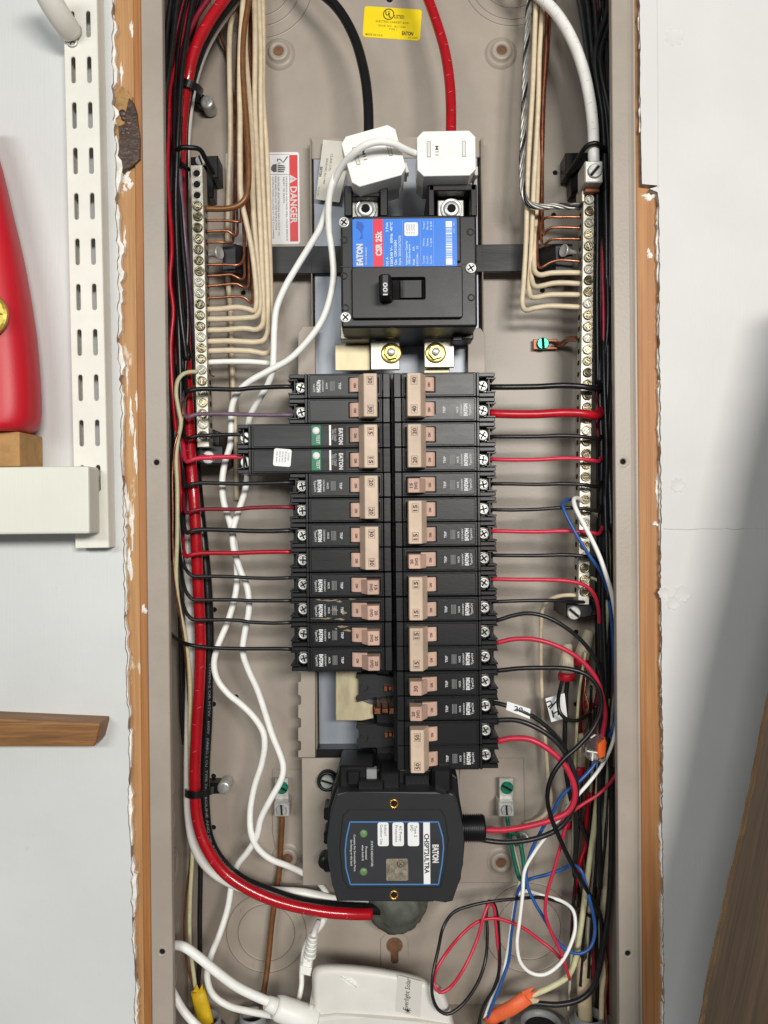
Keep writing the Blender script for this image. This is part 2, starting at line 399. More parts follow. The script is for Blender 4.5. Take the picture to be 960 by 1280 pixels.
    def build(self, name, parent=None, origin=None, smooth_angle=None):
        L = Vector(parent['_o']) if parent is not None else (Vector(origin) if origin is not None else None)
        if L is None:
            xs = [v.co for v in self.bm.verts]
            L = Vector(((min(c.x for c in xs) + max(c.x for c in xs)) / 2, max(c.y for c in xs), (min(c.z for c in xs) + max(c.z for c in xs)) / 2))
        for v in self.bm.verts: v.co = (v.co - L) * 0.001
        me = bpy.data.meshes.new(name)
        self.bm.to_mesh(me); self.bm.free()
        for m in self.mats: me.materials.append(m)
        o = bpy.data.objects.new(name, me); COL.objects.link(o)
        o['_o'] = tuple(L)
        if parent is not None: o.parent = parent
        else: o.location = L * 0.001
        return o
TXT = {}
def tag(o, label=None, cat=None, group=None, kind=None):
    if label: o['label'] = label
    if cat: o['category'] = cat
    if group: o['group'] = group
    if kind: o['kind'] = kind
    return o
def thing(name, label, cat, loc, group=None):
    o = bpy.data.objects.new(name, None); COL.objects.link(o)
    o.empty_display_size = 0.01
    o.location = Vector(loc) * 0.001; o['_o'] = tuple(loc)
    return tag(o, label, cat, group)
def inst(src, name, loc, parent, roty=0.0):
    """another copy of a small mesh part under a thing"""
    o = bpy.data.objects.new(name, src); COL.objects.link(o)
    o['_o'] = tuple(loc)
    o.parent = parent; o.location = (Vector(loc) - Vector(parent['_o'])) * 0.001; o.rotation_euler = (0, roty, 0)
    return o
def mesh_of(mb, name):
    o = mb.build(name, origin=(0, 0, 0)); me = o.data; bpy.data.objects.remove(o); return me

def spline(P, step=2.5):
    """centripetal Catmull-Rom through P (Vectors)"""
    if len(P) == 2:
        n = max(2, int((P[1] - P[0]).length / step)); return [P[0].lerp(P[1], i / n) for i in range(n + 1)]
    Q = [P[0] * 2 - P[1]] + list(P) + [P[-1] * 2 - P[-2]]; out = []
    for i in range(1, len(Q) - 2):
        p0, p1, p2, p3 = Q[i - 1], Q[i], Q[i + 1], Q[i + 2]
        t0 = 0; t1 = t0 + max((p1 - p0).length, 1e-3) ** .5; t2 = t1 + max((p2 - p1).length, 1e-3) ** .5; t3 = t2 + max((p3 - p2).length, 1e-3) ** .5
        n = max(2, int((p2 - p1).length / step))
        for k in range(n):
            t = t1 + (t2 - t1) * k / n
            A1 = p0 * ((t1 - t) / (t1 - t0)) + p1 * ((t - t0) / (t1 - t0)); A2 = p1 * ((t2 - t) / (t2 - t1)) + p2 * ((t - t1) / (t2 - t1)); A3 = p2 * ((t3 - t) / (t3 - t2)) + p3 * ((t - t2) / (t3 - t2))
            B1 = A1 * ((t2 - t) / (t2 - t0)) + A2 * ((t - t0) / (t2 - t0)); B2 = A2 * ((t3 - t) / (t3 - t1)) + A3 * ((t - t1) / (t3 - t1))
            out.append(B1 * ((t2 - t) / (t2 - t1)) + B2 * ((t - t1) / (t2 - t1)))
    out.append(Q[-2]); return out
def ribbon(mb, pts, wdir, w, t, mi=0):
    """flat band following pts, its width along wdir"""
    wd = Vector(wdir).normalized() * w / 2; rows = []
    for i, p in enumerate(pts):
        tg_ = (pts[min(i + 1, len(pts) - 1)] - pts[max(i - 1, 0)]).normalized(); n = tg_.cross(wd).normalized() * t / 2
        rows.append([mb.bm.verts.new(p + wd * a + n * c) for a, c in ((-1, -1), (1, -1), (1, 1), (-1, 1))])
    for A, B in zip(rows, rows[1:]):
        for k in range(4): f = mb.bm.faces.new([A[k], A[(k + 1) % 4], B[(k + 1) % 4], B[k]]); f.material_index = mi
    mb.bm.faces.new(rows[0]); mb.bm.faces.new(rows[-1][::-1])
    bmesh.ops.recalc_face_normals(mb.bm, faces=mb.bm.faces[:])
def path(pts, step=2.5): return spline([U(*p) for p in pts], step)
def circ(cx, cz, r, n=24, a0=0.0): return [(cx + r * math.cos(a0 + 2 * math.pi * k / n), cz + r * math.sin(a0 + 2 * math.pi * k / n)) for k in range(n)]
def rrect(cx, cz, w, h, r, n=4, rot=0.0):
    o = []
    for sx, sz, a in ((1, 1, 0), (-1, 1, 90), (-1, -1, 180), (1, -1, 270)):
        for k in range(n + 1):
            t = math.radians(a + 90 * k / n); o.append((sx * (w / 2 - r) + r * math.cos(t), sz * (h / 2 - r) + r * math.sin(t)))
    c, s = math.cos(math.radians(rot)), math.sin(math.radians(rot))
    return [(cx + x * c - z * s, cz + x * s + z * c) for x, z in o]

CREASEW = mat('white_jacket_crease', (196, 192, 186), 0.4)
CREASE_GLINT = mat('jacket_crease', (216, 120, 120), 0.4)
WN = [0]
def wire(label, pts, dia, m, name='wire', cat='wire', group=None, seg=10, step=2.5, wob=0.42, ticks=0):
    """one insulated wire: pts (px, py, depth mm), dia in photograph pixels"""
    P = path(pts, step)
    dm = sum(p[2] for p in pts) / len(pts); r = dia / 2 * mp(dm) * (1.14 if dia < 6.5 and name != 'wire_end' else 1)
    WN[0] += 1; ph = WN[0] * 1.7
    for i, p in enumerate(P):
        e = min(i, len(P) - 1 - i) / 6.0; k = wob * min(1, e)
        p.x += k * math.sin(i * 0.11 + ph); p.z += k * math.sin(i * 0.13 + ph * 2); p.y += k * math.sin(i * 0.09 + ph * 3)
    mb = MB(m); mb.tube(P, r, seg)
    o = mb.build(name); tag(o, label, cat, group)
    if ticks:                                   # crease ticks every few centimetres; on red jackets the glint is painted in pale
        mb = MB(CREASE_GLINT if 'red' in m.name else CREASEW); run = 0; nxt = 14
        for i in range(2, len(P) - 2):
            run += (P[i] - P[i - 1]).length
            if run > nxt:
                nxt += ticks * (.75 + .5 * RND())
                tg_ = (P[i + 1] - P[i - 1]).normalized(); n1 = (Vector((0, -1, 0)) - tg_ * -tg_.y).normalized(); n2 = tg_.cross(n1)
                a0 = -.9 + 1.1 * RND(); sp = .35 + .5 * RND(); sl = (RND() - .3) * 2.4
                mb.tube([P[i] + tg_ * (sl * (k / 5 - .5)) + (n1 * math.cos(a0 + sp * k / 5) + n2 * math.sin(a0 + sp * k / 5)) * (r + .02) for k in range(6)], .16, 5)
        mb.build('jacket_creases', o)['kind'] = 'stuff'
    return o

# small shared fasteners -------------------------------------------------------
def sector(r0, r1, a0, a1, n=5):
    return [(r1 * math.cos(a0 + (a1 - a0) * k / n), r1 * math.sin(a0 + (a1 - a0) * k / n)) for k in range(n + 1)] + ([(r0 * math.cos((a0 + a1) / 2), r0 * math.sin((a0 + a1) / 2))])
def screw_mesh(name, r, h, kind, m):
    mb = MB(m, HOLE_SHADE)
    mb.lathe([(r, 0.0), (r, -h * 0.55), (r * 0.94, -h * 0.6)], 0, 0, 18, 0)
    mb.lathe([(r * 0.94, -h * 0.6), (0, -h * 0.58)], 0, 0, 18, 0 if kind == 'cup' else 1)
    if kind == 'cross':
        g = r * 0.11; t0 = math.asin(0.115)
        mb.lathe([(r * 0.97, -h * 0.6), (r * 0.97, -h * 0.85), (r * 0.9, -h), (r * 0.62, -h * 1.02), (r * 0.6, -h * 0.6)], 0, 0, 20, 0)
        for q in range(4):
            a = q * math.pi / 2
            pts = [(g, g)] + [(r * 0.64 * math.cos(t), r * 0.64 * math.sin(t)) for t in [t0 * 1.6 + (math.pi / 2 - 3.2 * t0) * k / 5 for k in range(6)]]
            mb.prism(pts, -h, -h * 0.55, r * 0.04, 0, Matrix.Rotation(-a, 4, 'Y'))
    elif kind == 'slot':
        for s in (0, math.pi):
            pts = [(r * 0.96 * math.cos(t), r * 0.96 * math.sin(t)) for t in [0.17 + (math.pi - 0.34) * k / 10 for k in range(11)]]
            mb.prism(pts, -h, -h * 0.55, r * 0.1, 0, Matrix.Rotation(s, 4, 'Y'))
    elif kind == 'cup':                      # terminal-bar screw: raised rim with a recessed slotted centre
        mb.lathe([(r, -h * 0.55), (r, -h * 0.95), (r * 0.86, -h), (r * 0.70, -h * 0.95), (r * 0.66, -h * 0.62)], 0, 0, 18, 0)
        for s in (0, math.pi):
            pts = [(r * 0.52 * math.cos(t), r * 0.52 * math.sin(t)) for t in [0.3 + (math.pi - 0.6) * k / 8 for k in range(9)]]
            mb.prism(pts, -h * 0.98, -h * 0.5, r * 0.12, 0, Matrix.Rotation(s, 4, 'Y'))
    return mesh_of(mb, name)
SCR_TERM = screw_mesh('terminal_screw', 4.3, 2.4, 'cross', STEEL)
SCR_BAR = screw_mesh('bar_screw', 3.7, 3.0, 'cup', BRASSY)
SCR_BAR2 = screw_mesh('bar_screw_slot', 3.7, 2.8, 'cup', TIN)
SCR_CASE = screw_mesh('case_screw', 4.2, 1.8, 'cross', STEEL)
SCR_SLOT = screw_mesh('slotted_screw', 5.5, 2.2, 'slot', STEEL)
SCR_GREEN = screw_mesh('green_screw', 5.2, 3.2, 'slot', GREENS)
# ---------------------------------------------------------------- walls, studs
def ragged(y0, y1, xf, step, amp):
    ys = []; y = y0
    while y < y1: ys.append(y); y += step * (0.6 + 0.8 * RND())
    ys.append(y1)
    return [(xf(y) + (RND() - 0.5) * 2 * amp + amp * 0.9 * math.sin(y * 0.031 + 1) * math.sin(y * 0.0113), y) for y in ys]
def sheet(name, pxpoly, d, thick, mats, label=None, kind='structure'):
    mb = MB(*mats)
    mb.prism([(U(x, y, d).x, U(x, y, d).z) for x, y in pxpoly], d, d + thick)
    mb.bm.normal_update()
    for f in mb.bm.faces:
        if abs(f.normal.y) < 0.6: f.material_index = 1
    o = mb.build(name); tag(o, label, None, None, kind); return o
def lx(y): return 139 + (y / 1280) * 29
def rx(y):
    if y < 232: return 799.6 + y * 0.012
    return 824 + (y - 250) * 0.006
el = ragged(-220, 1500, lx, 7, 1.6)
wl = sheet('wall_left', [(-420, -220)] + el + [(-420, 1500)], -1.0, 12.5, (WALL_L, GYPS))
er = ragged(-220, 232, rx, 8, 0.6) + [(812, 236), (822, 240)] + ragged(250, 1500, rx, 5, 0.75)
wr = sheet('wall_right', [(1450, -220)] + er[:] + [(1450, 1500)], -1.0, 12.5, (WALL_R, GYPS))
def crumbs(edge, d, mats, parent, off, rmin, rmax, y0, y1, name, skip=0.0):
    mb = MB(*mats); seg = []
    pts = [U(x + off + (RND() - 0.5) * 2.4, y, d + RND() * 2.5) for x, y in edge if y0 < y < y1]
    P = spline(pts, 2.0)
    k = 0
    while k < len(P) - 6:
        n = random.randint(8, 40)
        S = P[k:k + n]
        if len(S) > 5:
            mb.tube(S, [max(0.15, (rmin + (rmax - rmin) * RND()) * math.sin(math.pi * (i + 0.4) / len(S)) ** 0.35) for i in range(len(S))], 7, 0)
        k += n + (random.randint(3, 20) if RND() < skip else 0)
    return mb.build(name, parent)
def plaster_band(edge, d, wmin, wmax, y0, y1, parent, sgn):
    """broken flat strip of plaster skin left along the cut edge"""
    pts = [(x, y) for x, y in edge if y0 < y < y1]; k = 0
    while k < len(pts) - 4:
        n = random.randint(5, 26); S = pts[k:k + n]; k += n + random.randint(0, 2)
        if len(S) < 4: continue
        base = wmin + (wmax - wmin) * RND()
        inner = [(x - sgn * 1.2, y) for x, y in S]
        outer = []
        for i, (x, y) in enumerate(S):
            e = min(i, len(S) - 1 - i); w = base * min(1, .35 + e * .4) * (.55 + .9 * RND())
            outer.append((x + sgn * w, y + (RND() - .5) * 4))
        mb = MB(PLASTER); mb.prism([(U(x, y, d).x, U(x, y, d).z) for x, y in inner + outer[::-1]], d, 4.8, .35); mb.build('plaster_skin', parent)
plaster_band(el, .8, 2.0, 6.0, -60, 1340, wl, 1)
plaster_band(er, 1.2, .8, 3.0, 255, 1340, wr, -1)
crumbs(el, 2.0, (PLASTER,), wl, 1.0, 0.25, 1.7, -60, 1340, 'plaster_edge', 0.5)
crumbs(er, 1.2, (PLASTER,), wr, -0.8, 0.3, 1.0, 260, 1340, 'plaster_edge', 0.7)
crumbs(er, 0.0, (PLASTER,), wr, -1.0, 0.4, 1.2, -60, 225, 'plaster_edge', 0.4)
# filled nail heads and a cracked joint on the right wall, paint ridge along the taped edge
for i, (x, y, r) in enumerate(((843, 46, 11), (847, 606, 9), (853, 742, 11), (842, 753, 9), (830, 741, 7))):
    c = U(x, y, -1); mb = MB(WALL_R); rr = r * mp(0)
    b = bmesh.new(); ring = []
    n = 22
    prof = ((1.0, 0.12), (0.93, -0.45), (0.84, -0.25), (0.0, -0.15))
    rads = [1 + 0.14 * math.sin(k * 2.1 + i) + 0.08 * RND() for k in range(n)]
    prev = None
    for f, dy in prof:
        if f == 0: cv = mb.bm.verts.new((c.x, c.y + dy, c.z)); cur = [cv]
        else: cur = [mb.bm.verts.new((c.x + rr * f * rads[k] * math.cos(6.283 * k / n), c.y + dy, c.z + rr * f * rads[k] * math.sin(6.283 * k / n))) for k in range(n)]
        if prev:
            for k in range(n):
                l = (k + 1) % n
                ff = mb.bm.faces.new([prev[k], cur[0], prev[l]] if len(cur) == 1 else [prev[k], cur[k], cur[l], prev[l]]); ff.smooth = True
        prev = cur
    mb.build('filler_patch', wr)
mb = MB(GYPS)
for k in range(14):
    x0 = 829 + k * 20
    mb.tube(path([(x0, 661 + math.sin(k) * .6, -0.9), (x0 + 9, 661.5 + math.sin(k * 2.0) * .7, -0.9), (x0 + 20.5, 661 + math.sin(k + 1) * .6, -0.9)]), 0.22 if k < 5 else 0.14, 5)
mb.build('crack', wr)
mb = MB(WALL_R); mb.tube(path([(821, -40, -0.9), (822, 80, -0.9), (822.5, 160, -0.9), (822, 235, -0.9)]), 0.45, 6, flat=0.5); mb.build('tape_ridge', wr)
mb = MB(HOLE_SHADE); c = U(853, 129, -1.0); mb.lathe([(1.1, -0.1), (0, -0.12)], c.x, c.z, 10); mb.build('nail_hole', wr)
XL = U(183, 640, 0).x; XR = U(799, 640, 0).x
stl = MB(STUD_L); a = U(126, 640, 8)
stl.box(a.x, XL - 0.6, 5.0, 55, U(0, 1560, 8).z, U(0, -280, 8).z, 0.8)
sto = stl.build('wood_stud'); tag(sto, 'exposed paint-smeared wood stud left of the metal panel box', 'stud', 'studs flanking the panel box')
sb = MB(STUD_E); e = U(175.5, 640, 8)
sb.box(e.x, XL - 0.6, 3.4, 5.0, U(0, 1560, 8).z, U(0, -280, 8).z, 0.7); sb.build('edge_strip', sto)
stl = MB(STUD_R); a = U(838, 640, 8)
stl.box(XR + 0.6, a.x, 4.5, 55, U(0, 1560, 8).z, U(0, -280, 8).z, 0.8)
sto2 = stl.build('wood_stud'); tag(sto2, 'exposed orange-brown wood stud right of the metal panel box', 'stud', 'studs flanking the panel box')
# dried paint and plaster lumps on the studs
def lump(x, y, w, h, d, m, parent, name, rot=0, t=1.6, seed=0):
    mb = MB(m); c = U(x, y, d); s = mp(d); random.seed(seed + int(x * 7 + y)); n = 44
    ph = RND() * 6
    rad = [0.72 + 0.22 * math.sin(3 * 6.283 * k / n + ph) + 0.16 * math.sin(7 * 6.283 * k / n + ph * 2) + 0.34 * (RND() - .5) for k in range(n)]
    prev = None
    for f, dy in ((1.0, 0.2), (0.9, -t * .7), (0.6, -t), (0.3, -t * 1.15)):
        cur = []
        for k in range(n):
            a = 6.283 * k / n; x_ = w / 2 * s * f * rad[k] * math.cos(a); z_ = h / 2 * s * f * rad[(k + 2) % n] * math.sin(a)
            cr, sr = math.cos(math.radians(rot)), math.sin(math.radians(rot))
            cur.append(mb.bm.verts.new((c.x + x_ * cr - z_ * sr, c.y + dy + (RND() - .5) * t * .5, c.z + x_ * sr + z_ * cr)))
        if prev:
            for k in range(n):
                l = (k + 1) % n; ff = mb.bm.faces.new([prev[k], cur[k], cur[l], prev[l]]); ff.smooth = True
        prev = cur
    cv = mb.bm.verts.new((c.x, c.y - t * 1.1, c.z))
    for k in range(n):
        ff = mb.bm.faces.new([prev[k], cv, prev[(k + 1) % n]]); ff.smooth = True
    bmesh.ops.recalc_face_normals(mb.bm, faces=mb.bm.faces[:])
    return mb.build(name, parent)
for k, (x, y, w, h, t) in enumerate(((159, 224, 14, 26, .3), (163, 231, 9, 14, .4), (156, 236, 7, 12, .5), (158, 628, 9, 60, .9), (165, 655, 8, 66, .3), (162, 705, 9, 44, .8), (180, 762, 9, 16, .3), (152, 92, 5, 34, .5), (165, 36, 7, 26, .25), (156, 300, 5, 40, .3), (164, 524, 7, 60, .15), (169, 566, 6, 70, .15), (159, 470, 4, 50, .3), (171, 500, 4, 30, .12))):
    lump(x, y, w, h, 4.95 if x < 176 else 3.35, PLASTER, sto, 'plaster_smear', seed=k, t=t)
for k, (x, y, w, h, t) in enumerate(((812, 246, 25, 11, 1.2), (806, 210, 7, 36, .5), (821, 300, 4, 30, .5), (822, 345, 4, 40, .5), (812, 318, 9, 16, .12), (822, 390, 4, 40, .5), (821, 612, 4, 48, .8), (819, 655, 12, 8, 1.2), (826, 700, 3, 40, .5), (826, 770, 3, 34, .5))):
    lump(x, y, w, h, 4.4, PLASTER, sto2, 'plaster_smear', seed=20 + k, t=t)
mb = MB(PAPER, TAR)
def sheetpoly(mb, pts, d, th, mi):
    mb.prism([(U(x, y, d).x, U(x, y, d).z) for x, y in pts], d, d + th, 0.5, mi)
sheetpoly(mb, [(146, 116), (152, 107), (159, 112), (160, 118), (166, 121), (164, 132), (159, 145), (155, 156), (147, 157), (149, 172), (151, 186), (146, 192), (141, 172), (138, 160), (141, 146), (144, 130)], 3.0, 6, 0)
o = mb.build('torn_paper'); tag(o, 'torn tan paper and dark glue scab on the left stud', 'paper scrap')
mb = MB(TAR)
sheetpoly(mb, [(161, 122), (167, 128), (171, 140), (173, 158), (175, 172), (175, 199), (168, 206), (153, 215), (146, 190), (150, 172), (148, 158), (157, 155), (156, 143), (159, 132)], 1.6, 6, 0)
for k in range(6):
    x, y = 152 + RND() * 20, 135 + RND() * 70
    c = U(x, y, 1.4); r = 1 + RND() * 2.2
    mb.lathe([(r * 1.5, 0.6 + c.y), (r, c.y - 0.05), (0, c.y - 0.2)], c.x, c.z, 9)
mb.build('glue_scab', o)

# ---------------------------------------------------------------- steel box
ZT = U(480, -75, 98).z; ZB = U(480, 1256, 98).z
box = thing('panel_box', 'taupe enamelled steel electrical panel box set between two wood studs', 'panel box', (0, 98, 0))
BD = 98.0
mb = MB(TAUPE); mb.box(XL + 1.5, XR - 1.5, BD, BD + 1.5, ZB, ZT); mb.build('back_panel', box)
mb = MB(TAUPE); mb.box(XL, XL + 1.5, 1.6, BD + 1.5, ZB, ZT); swl = mb.build('side_wall', box)
mb = MB(TAUPE); mb.box(XR - 1.5, XR, 1.6, BD + 1.5, ZB, ZT); swr = mb.build('side_wall', box)
mb = MB(TAUPE); mb.box(XL, XR, 1.6, BD + 1.5, ZB - 1.5, ZB); bot = mb.build('bottom_wall', box)
mb = MB(TAUPE); mb.box(XL, XR, 1.6, BD + 1.5, ZT, ZT + 1.5); mb.build('top_wall', box)
FL = U(209.5, 640, 0).x; FR = U(769.5, 640, 0).x
def holed_flange(x0, x1, holes, rounded):
    mb = MB(TAUPE)
    outer = [(x0, ZB), (x1, ZB), (x1, ZT), (x0, ZT)]
    mb.plate(outer, [circ(h[0], h[1], 2.1, 14) for h in holes], 0.0, 1.6, 0.5)
    return mb
hl = [(U(195.5, 578, 0).x, U(195.5, 578, 0).z), (U(202.5, 1190, 0).x, U(202.5, 1190, 0).z)]
hr = [(U(779, 577, 0).x, U(779, 577, 0).z), (U(785, 1192, 0).x, U(785, 1192, 0).z)]
mb = holed_flange(XL, FL, hl, False); mb.box(FL - 1.4, FL, 1.2, 7, ZB, ZT, 0.4)
fl = mb.build('flange', box)
xs = XR - 6.0
mb = holed_flange(FR, xs + 0.6, hr, True); mb.box(FR, FR + 1.4, 1.2, 7, ZB, ZT, 0.4)
mb.xprism([(xs, 0.05), (xs + 2.5, 0.6), (xs + 4.6, 2.0), (XR, 4.5), (XR, 6.0), (xs + 3.0, 4.0), (xs, 1.6)], ZB, ZT)
fr = mb.build('flange', box)
for par, hs in ((fl, hl), (fr, hr)):
    for h in hs:
        mb = MB(TAUPE); mb.lathe([(4.6, 0.0), (3.6, -0.25), (2.6, -0.1), (2.1, 0.5)], h[0], h[1], 18); mb.build('hole_dimple', par)
        mb = MB(HOLE_SHADE); mb.lathe([(2.2, 1.9), (0, 1.9)], h[0], h[1], 12); mb.build('hole_shadow', par)
# near-black discs on the back, standing for the shade inside screw holes
bp = box
def hole(x, y, r=2.0):
    c = U(x, y, BD); mb = MB(TAUPE, HOLE_SHADE)
    mb.lathe([(r * 1.35, BD - 0.02), (r * 1.15, BD - 0.3), (r, BD - 0.12)], c.x, c.z, 14)
    mb.lathe([(r, BD - 0.12), (r * 0.9, BD - 0.04), (0, BD - 0.04)], c.x, c.z, 14, 1); mb.build('screw_hole', box)
for x, y in ((694, 216), (692, 269), (678, 363), (304, 366), (268, 762), (295, 871), (267, 880), (267, 970), (267, 1034), (720, 880), (720, 790), (487, -1), (617, 1045), (631, 1045), (368, 1040), (232, 222)):
    hole(x, y, 2.2 if (x, y) not in ((487, -1),) else 3)
# knockouts: concentric scored rings with their tabs
def ring(cx, cz, r, parent, M=None, y=BD, w=0.45):
    mb = MB(TAUPE, SEAM_SHADE)
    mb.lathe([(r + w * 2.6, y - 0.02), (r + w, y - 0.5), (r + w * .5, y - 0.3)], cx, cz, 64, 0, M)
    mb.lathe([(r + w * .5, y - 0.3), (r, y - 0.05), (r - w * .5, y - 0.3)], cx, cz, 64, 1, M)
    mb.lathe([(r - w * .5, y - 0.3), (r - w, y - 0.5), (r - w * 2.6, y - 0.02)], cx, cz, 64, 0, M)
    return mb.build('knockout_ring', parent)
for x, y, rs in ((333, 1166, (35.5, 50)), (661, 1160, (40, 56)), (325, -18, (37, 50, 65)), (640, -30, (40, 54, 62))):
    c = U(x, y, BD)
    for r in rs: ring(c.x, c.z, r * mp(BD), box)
for x, y, n in ((333, 1166, 5), (661, 1160, 4)):
    c = U(x, y, BD)
    for k in range(n):
        a = 0.5 + k * 1.9; r = 42 * mp(BD); mb = MB(TAUPE)
        mb.box(c.x + r * math.cos(a) - 1, c.x + r * math.cos(a) + 1, BD - 0.5, BD + 0.2, c.z + r * math.sin(a) - 2, c.z + r * math.sin(a) + 2, 0.3); mb.build('knockout_tab', box)
# knockouts in the left side wall (lie in the plane of the wall)
for y, r, d in ((985, 11, 50), (1028, 11, 50), (1085, 15, 55), (1085, 11, 55), (1168, 14, 55), (1168, 10, 55), (1225, 12, 50)):
    z = U(225, y, d).z
    for s, xx in ((1, XL + 1.5),):
        mb = MB(TAUPE, SEAM_SHADE); w = 0.4
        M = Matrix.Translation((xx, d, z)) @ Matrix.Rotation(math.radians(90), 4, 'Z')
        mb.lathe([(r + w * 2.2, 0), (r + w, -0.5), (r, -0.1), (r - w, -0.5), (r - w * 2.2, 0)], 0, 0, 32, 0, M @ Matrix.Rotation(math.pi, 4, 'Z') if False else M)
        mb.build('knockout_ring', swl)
# raised mounting bosses with the wall screw hole in the middle
for x, y in ((349, 68), (626, 67), (625, 1075), (360, 1070)):
    c = U(x, y, BD); mb = MB(TAUPE, HOLEW)
    mb.lathe([(14, BD), (12.5, BD - 1.6), (10.6, BD - 2.6), (9.2, BD - 2.9), (8.6, BD - 5.2), (7.6, BD - 5.9), (4.6, BD - 5.9), (4.4, BD - 3.5)], c.x, c.z, 26)
    mb.lathe([(4.45, BD - 4.4), (3.6, BD - 4.7), (0, BD - 4.4)], c.x, c.z, 12, 1); mb.build('mounting_boss', box)
# keyhole near the bottom, filled with rusty wood
c = U(493, 1184, BD); mb = MB(TAUPE, HOLEW)
kx, kz = c.x, c.z
out = rrect(kx, kz - 5, 24, 34, 7, 5)
hole_ = [(kx + 7 * math.cos(t), kz + 2 + 7 * math.sin(t)) for t in [math.radians(-60 + 300 * k / 16) for k in range(17)]]
hole_ = hole_ + [(kx - 3.2, kz - 6), (kx - 3.2, kz - 12), (kx - 1.5, kz - 14), (kx + 1.5, kz - 14), (kx + 3.2, kz - 12), (kx + 3.2, kz - 6)]
mb.plate(out, [hole_], BD - 1.4, BD + 0.2, 0.5)
mb.prism([(x, z) for x, z in hole_], BD - 0.2, BD + 0.3, 0, 1); mb.build('keyhole', box)
# shallow formed shelf of the back near the lower right lug
mb = MB(TAUPE)
p = [U(x, y, 96) for x, y in ((576, 948), (655, 948), (655, 1040), (668, 1062), (668, 1104), (560, 1104))]
mb.prism([(q.x, q.z) for q in p], 96.2, BD + 0.2, 0.8); mb.build('formed_pad', box)
mb = MB(TAUPE)
p = [U(x, y, 96) for x, y in ((340, 962), (380, 962), (380, 1105), (352, 1105), (340, 1040))]
mb.prism([(q.x, q.z) for q in p], 96.2, BD + 0.2, 0.8); mb.build('formed_pad', box)
# conduit fittings coming through the bottom wall
def vert_lathe(mb, prof, cx, cy, seg=22, mi=0):
    """profile [(r, z)] about a vertical axis"""
    M = Matrix.Translation((cx, cy, 0)) @ Matrix.Rotation(math.radians(-90), 4, 'X')
    mb.lathe([(r, -z) for r, z in prof], 0, 0, seg, mi, M)
for nm, px, py, d, r, h in (('conduit_fitting', 256, 1262, 62, 13, 13), ('conduit_fitting', 316, 1266, 70, 11, 11), ('conduit_fitting', 618, 1268, 60, 11, 12), ('conduit_fitting', 676, 1275, 66, 17, 5), ('conduit_fitting', 736, 1272, 70, 12, 8)):
    c = U(px, py, d); mb = MB(PVCG, HOLE_SHADE)
    vert_lathe(mb, [(r * 1.35, ZB), (r * 1.35, ZB + 3), (r, ZB + 3.2), (r, ZB + h), (r * 0.93, ZB + h + 0.8), (r * 0.8, ZB + h), (r * 0.78, ZB + 1)], c.x, d)
    vert_lathe(mb, [(r * 0.8, ZB + 1), (0, ZB + 1)], c.x, d, 16, 1)
    lab = {256: 'grey conduit fitting under the yellow-sheathed cable at bottom left', 316: 'grey conduit fitting with the brown ground wire entering at bottom', 618: 'grey conduit fitting taking red, blue and white wires beside the orange sheath',
           676: 'wide flat grey conduit ring on the box floor at lower right', 736: 'grey conduit fitting around the beige cable at bottom right'}[px]
    tag(mb.build(nm), lab, 'conduit fitting', 'conduit fittings in the box floor')

# ---------------------------------------------------------------- left: shelf standard, shelf, tools
s_top, s_bot = U(98, -80, -16), U(115, 685, -16)
std = thing('shelf_standard', 'white slotted metal shelf standard screwed to the left wall', 'shelf standard', (s_bot.x, -1, s_bot.z))
hgt = s_top.z - s_bot.z
xc0 = s_bot.x
W2 = 21 * mp(-16)
slots = []
zp = s_bot.z + 2
def slot_poly(cx, cz, w, h):
    r = w / 2
    return [(cx + r * math.cos(t), cz + h / 2 - r + r * math.sin(t)) for t in [math.pi * k / 6 for k in range(7)]] + [(cx - r * math.cos(t), cz - h / 2 + r - r * math.sin(t)) for t in [math.pi * k / 6 for k in range(7)]]
holes = []
base = U(105, 598, -16).z
k = 0
while True:
    z = base + k * 56.6 * mp(-16)
    if z > s_top.z - 30: break
    for dx in (-10.2, 9.6): holes.append(slot_poly(xc0 + dx * mp(-16), z, 5.4 * mp(-16), 33 * mp(-16)))
    k += 1
mb = MB(SHELFW)
mb.plate([(xc0 - W2, s_bot.z), (xc0 + W2, s_bot.z), (xc0 + W2, s_top.z), (xc0 - W2, s_top.z)], holes, -16, -14.4, 0.4)
mb.build('slotted_face', std)
for s in (-1, 1):
    mb = MB(SHELFW); x = xc0 + s * W2; mb.box(min(x, x - s * 1.5), max(x, x - s * 1.5), -14.6, -1.2, s_bot.z, s_top.z, 0.3)
    mb.build('channel_side', std)
ang = math.atan2(s_bot.x - s_top.x, hgt)
std.rotation_euler = (0, -ang, 0)
def alignz(p): return p
sc_ = U(90, 52, -17)
o = inst(screw_mesh('wall_screw', 4.0, 1.6, 'cross', STEEL), 'screw', (0, 0, 0), std, 0.5)
# place the screw in the standard's own (rotated) frame
def to_local(root, p):
    L = Vector(root['_o']); a = root.rotation_euler[1]
    return Matrix.Rotation(-a, 3, 'Y') @ (Vector(p) - L)
o.location = to_local(std, (sc_.x, -16.0, sc_.z)) * 0.001
# brace of the bracket above
mb = MB(SHELFW)
mb.tube(path([(40, -45, -58), (66, 6, -40), (82, 31, -27), (89, 41, -19)]), 8.2, 12, flat=0.75)
tag(mb.build('bracket_brace'), 'white diagonal brace meeting the shelf standard near its screw', 'bracket brace')
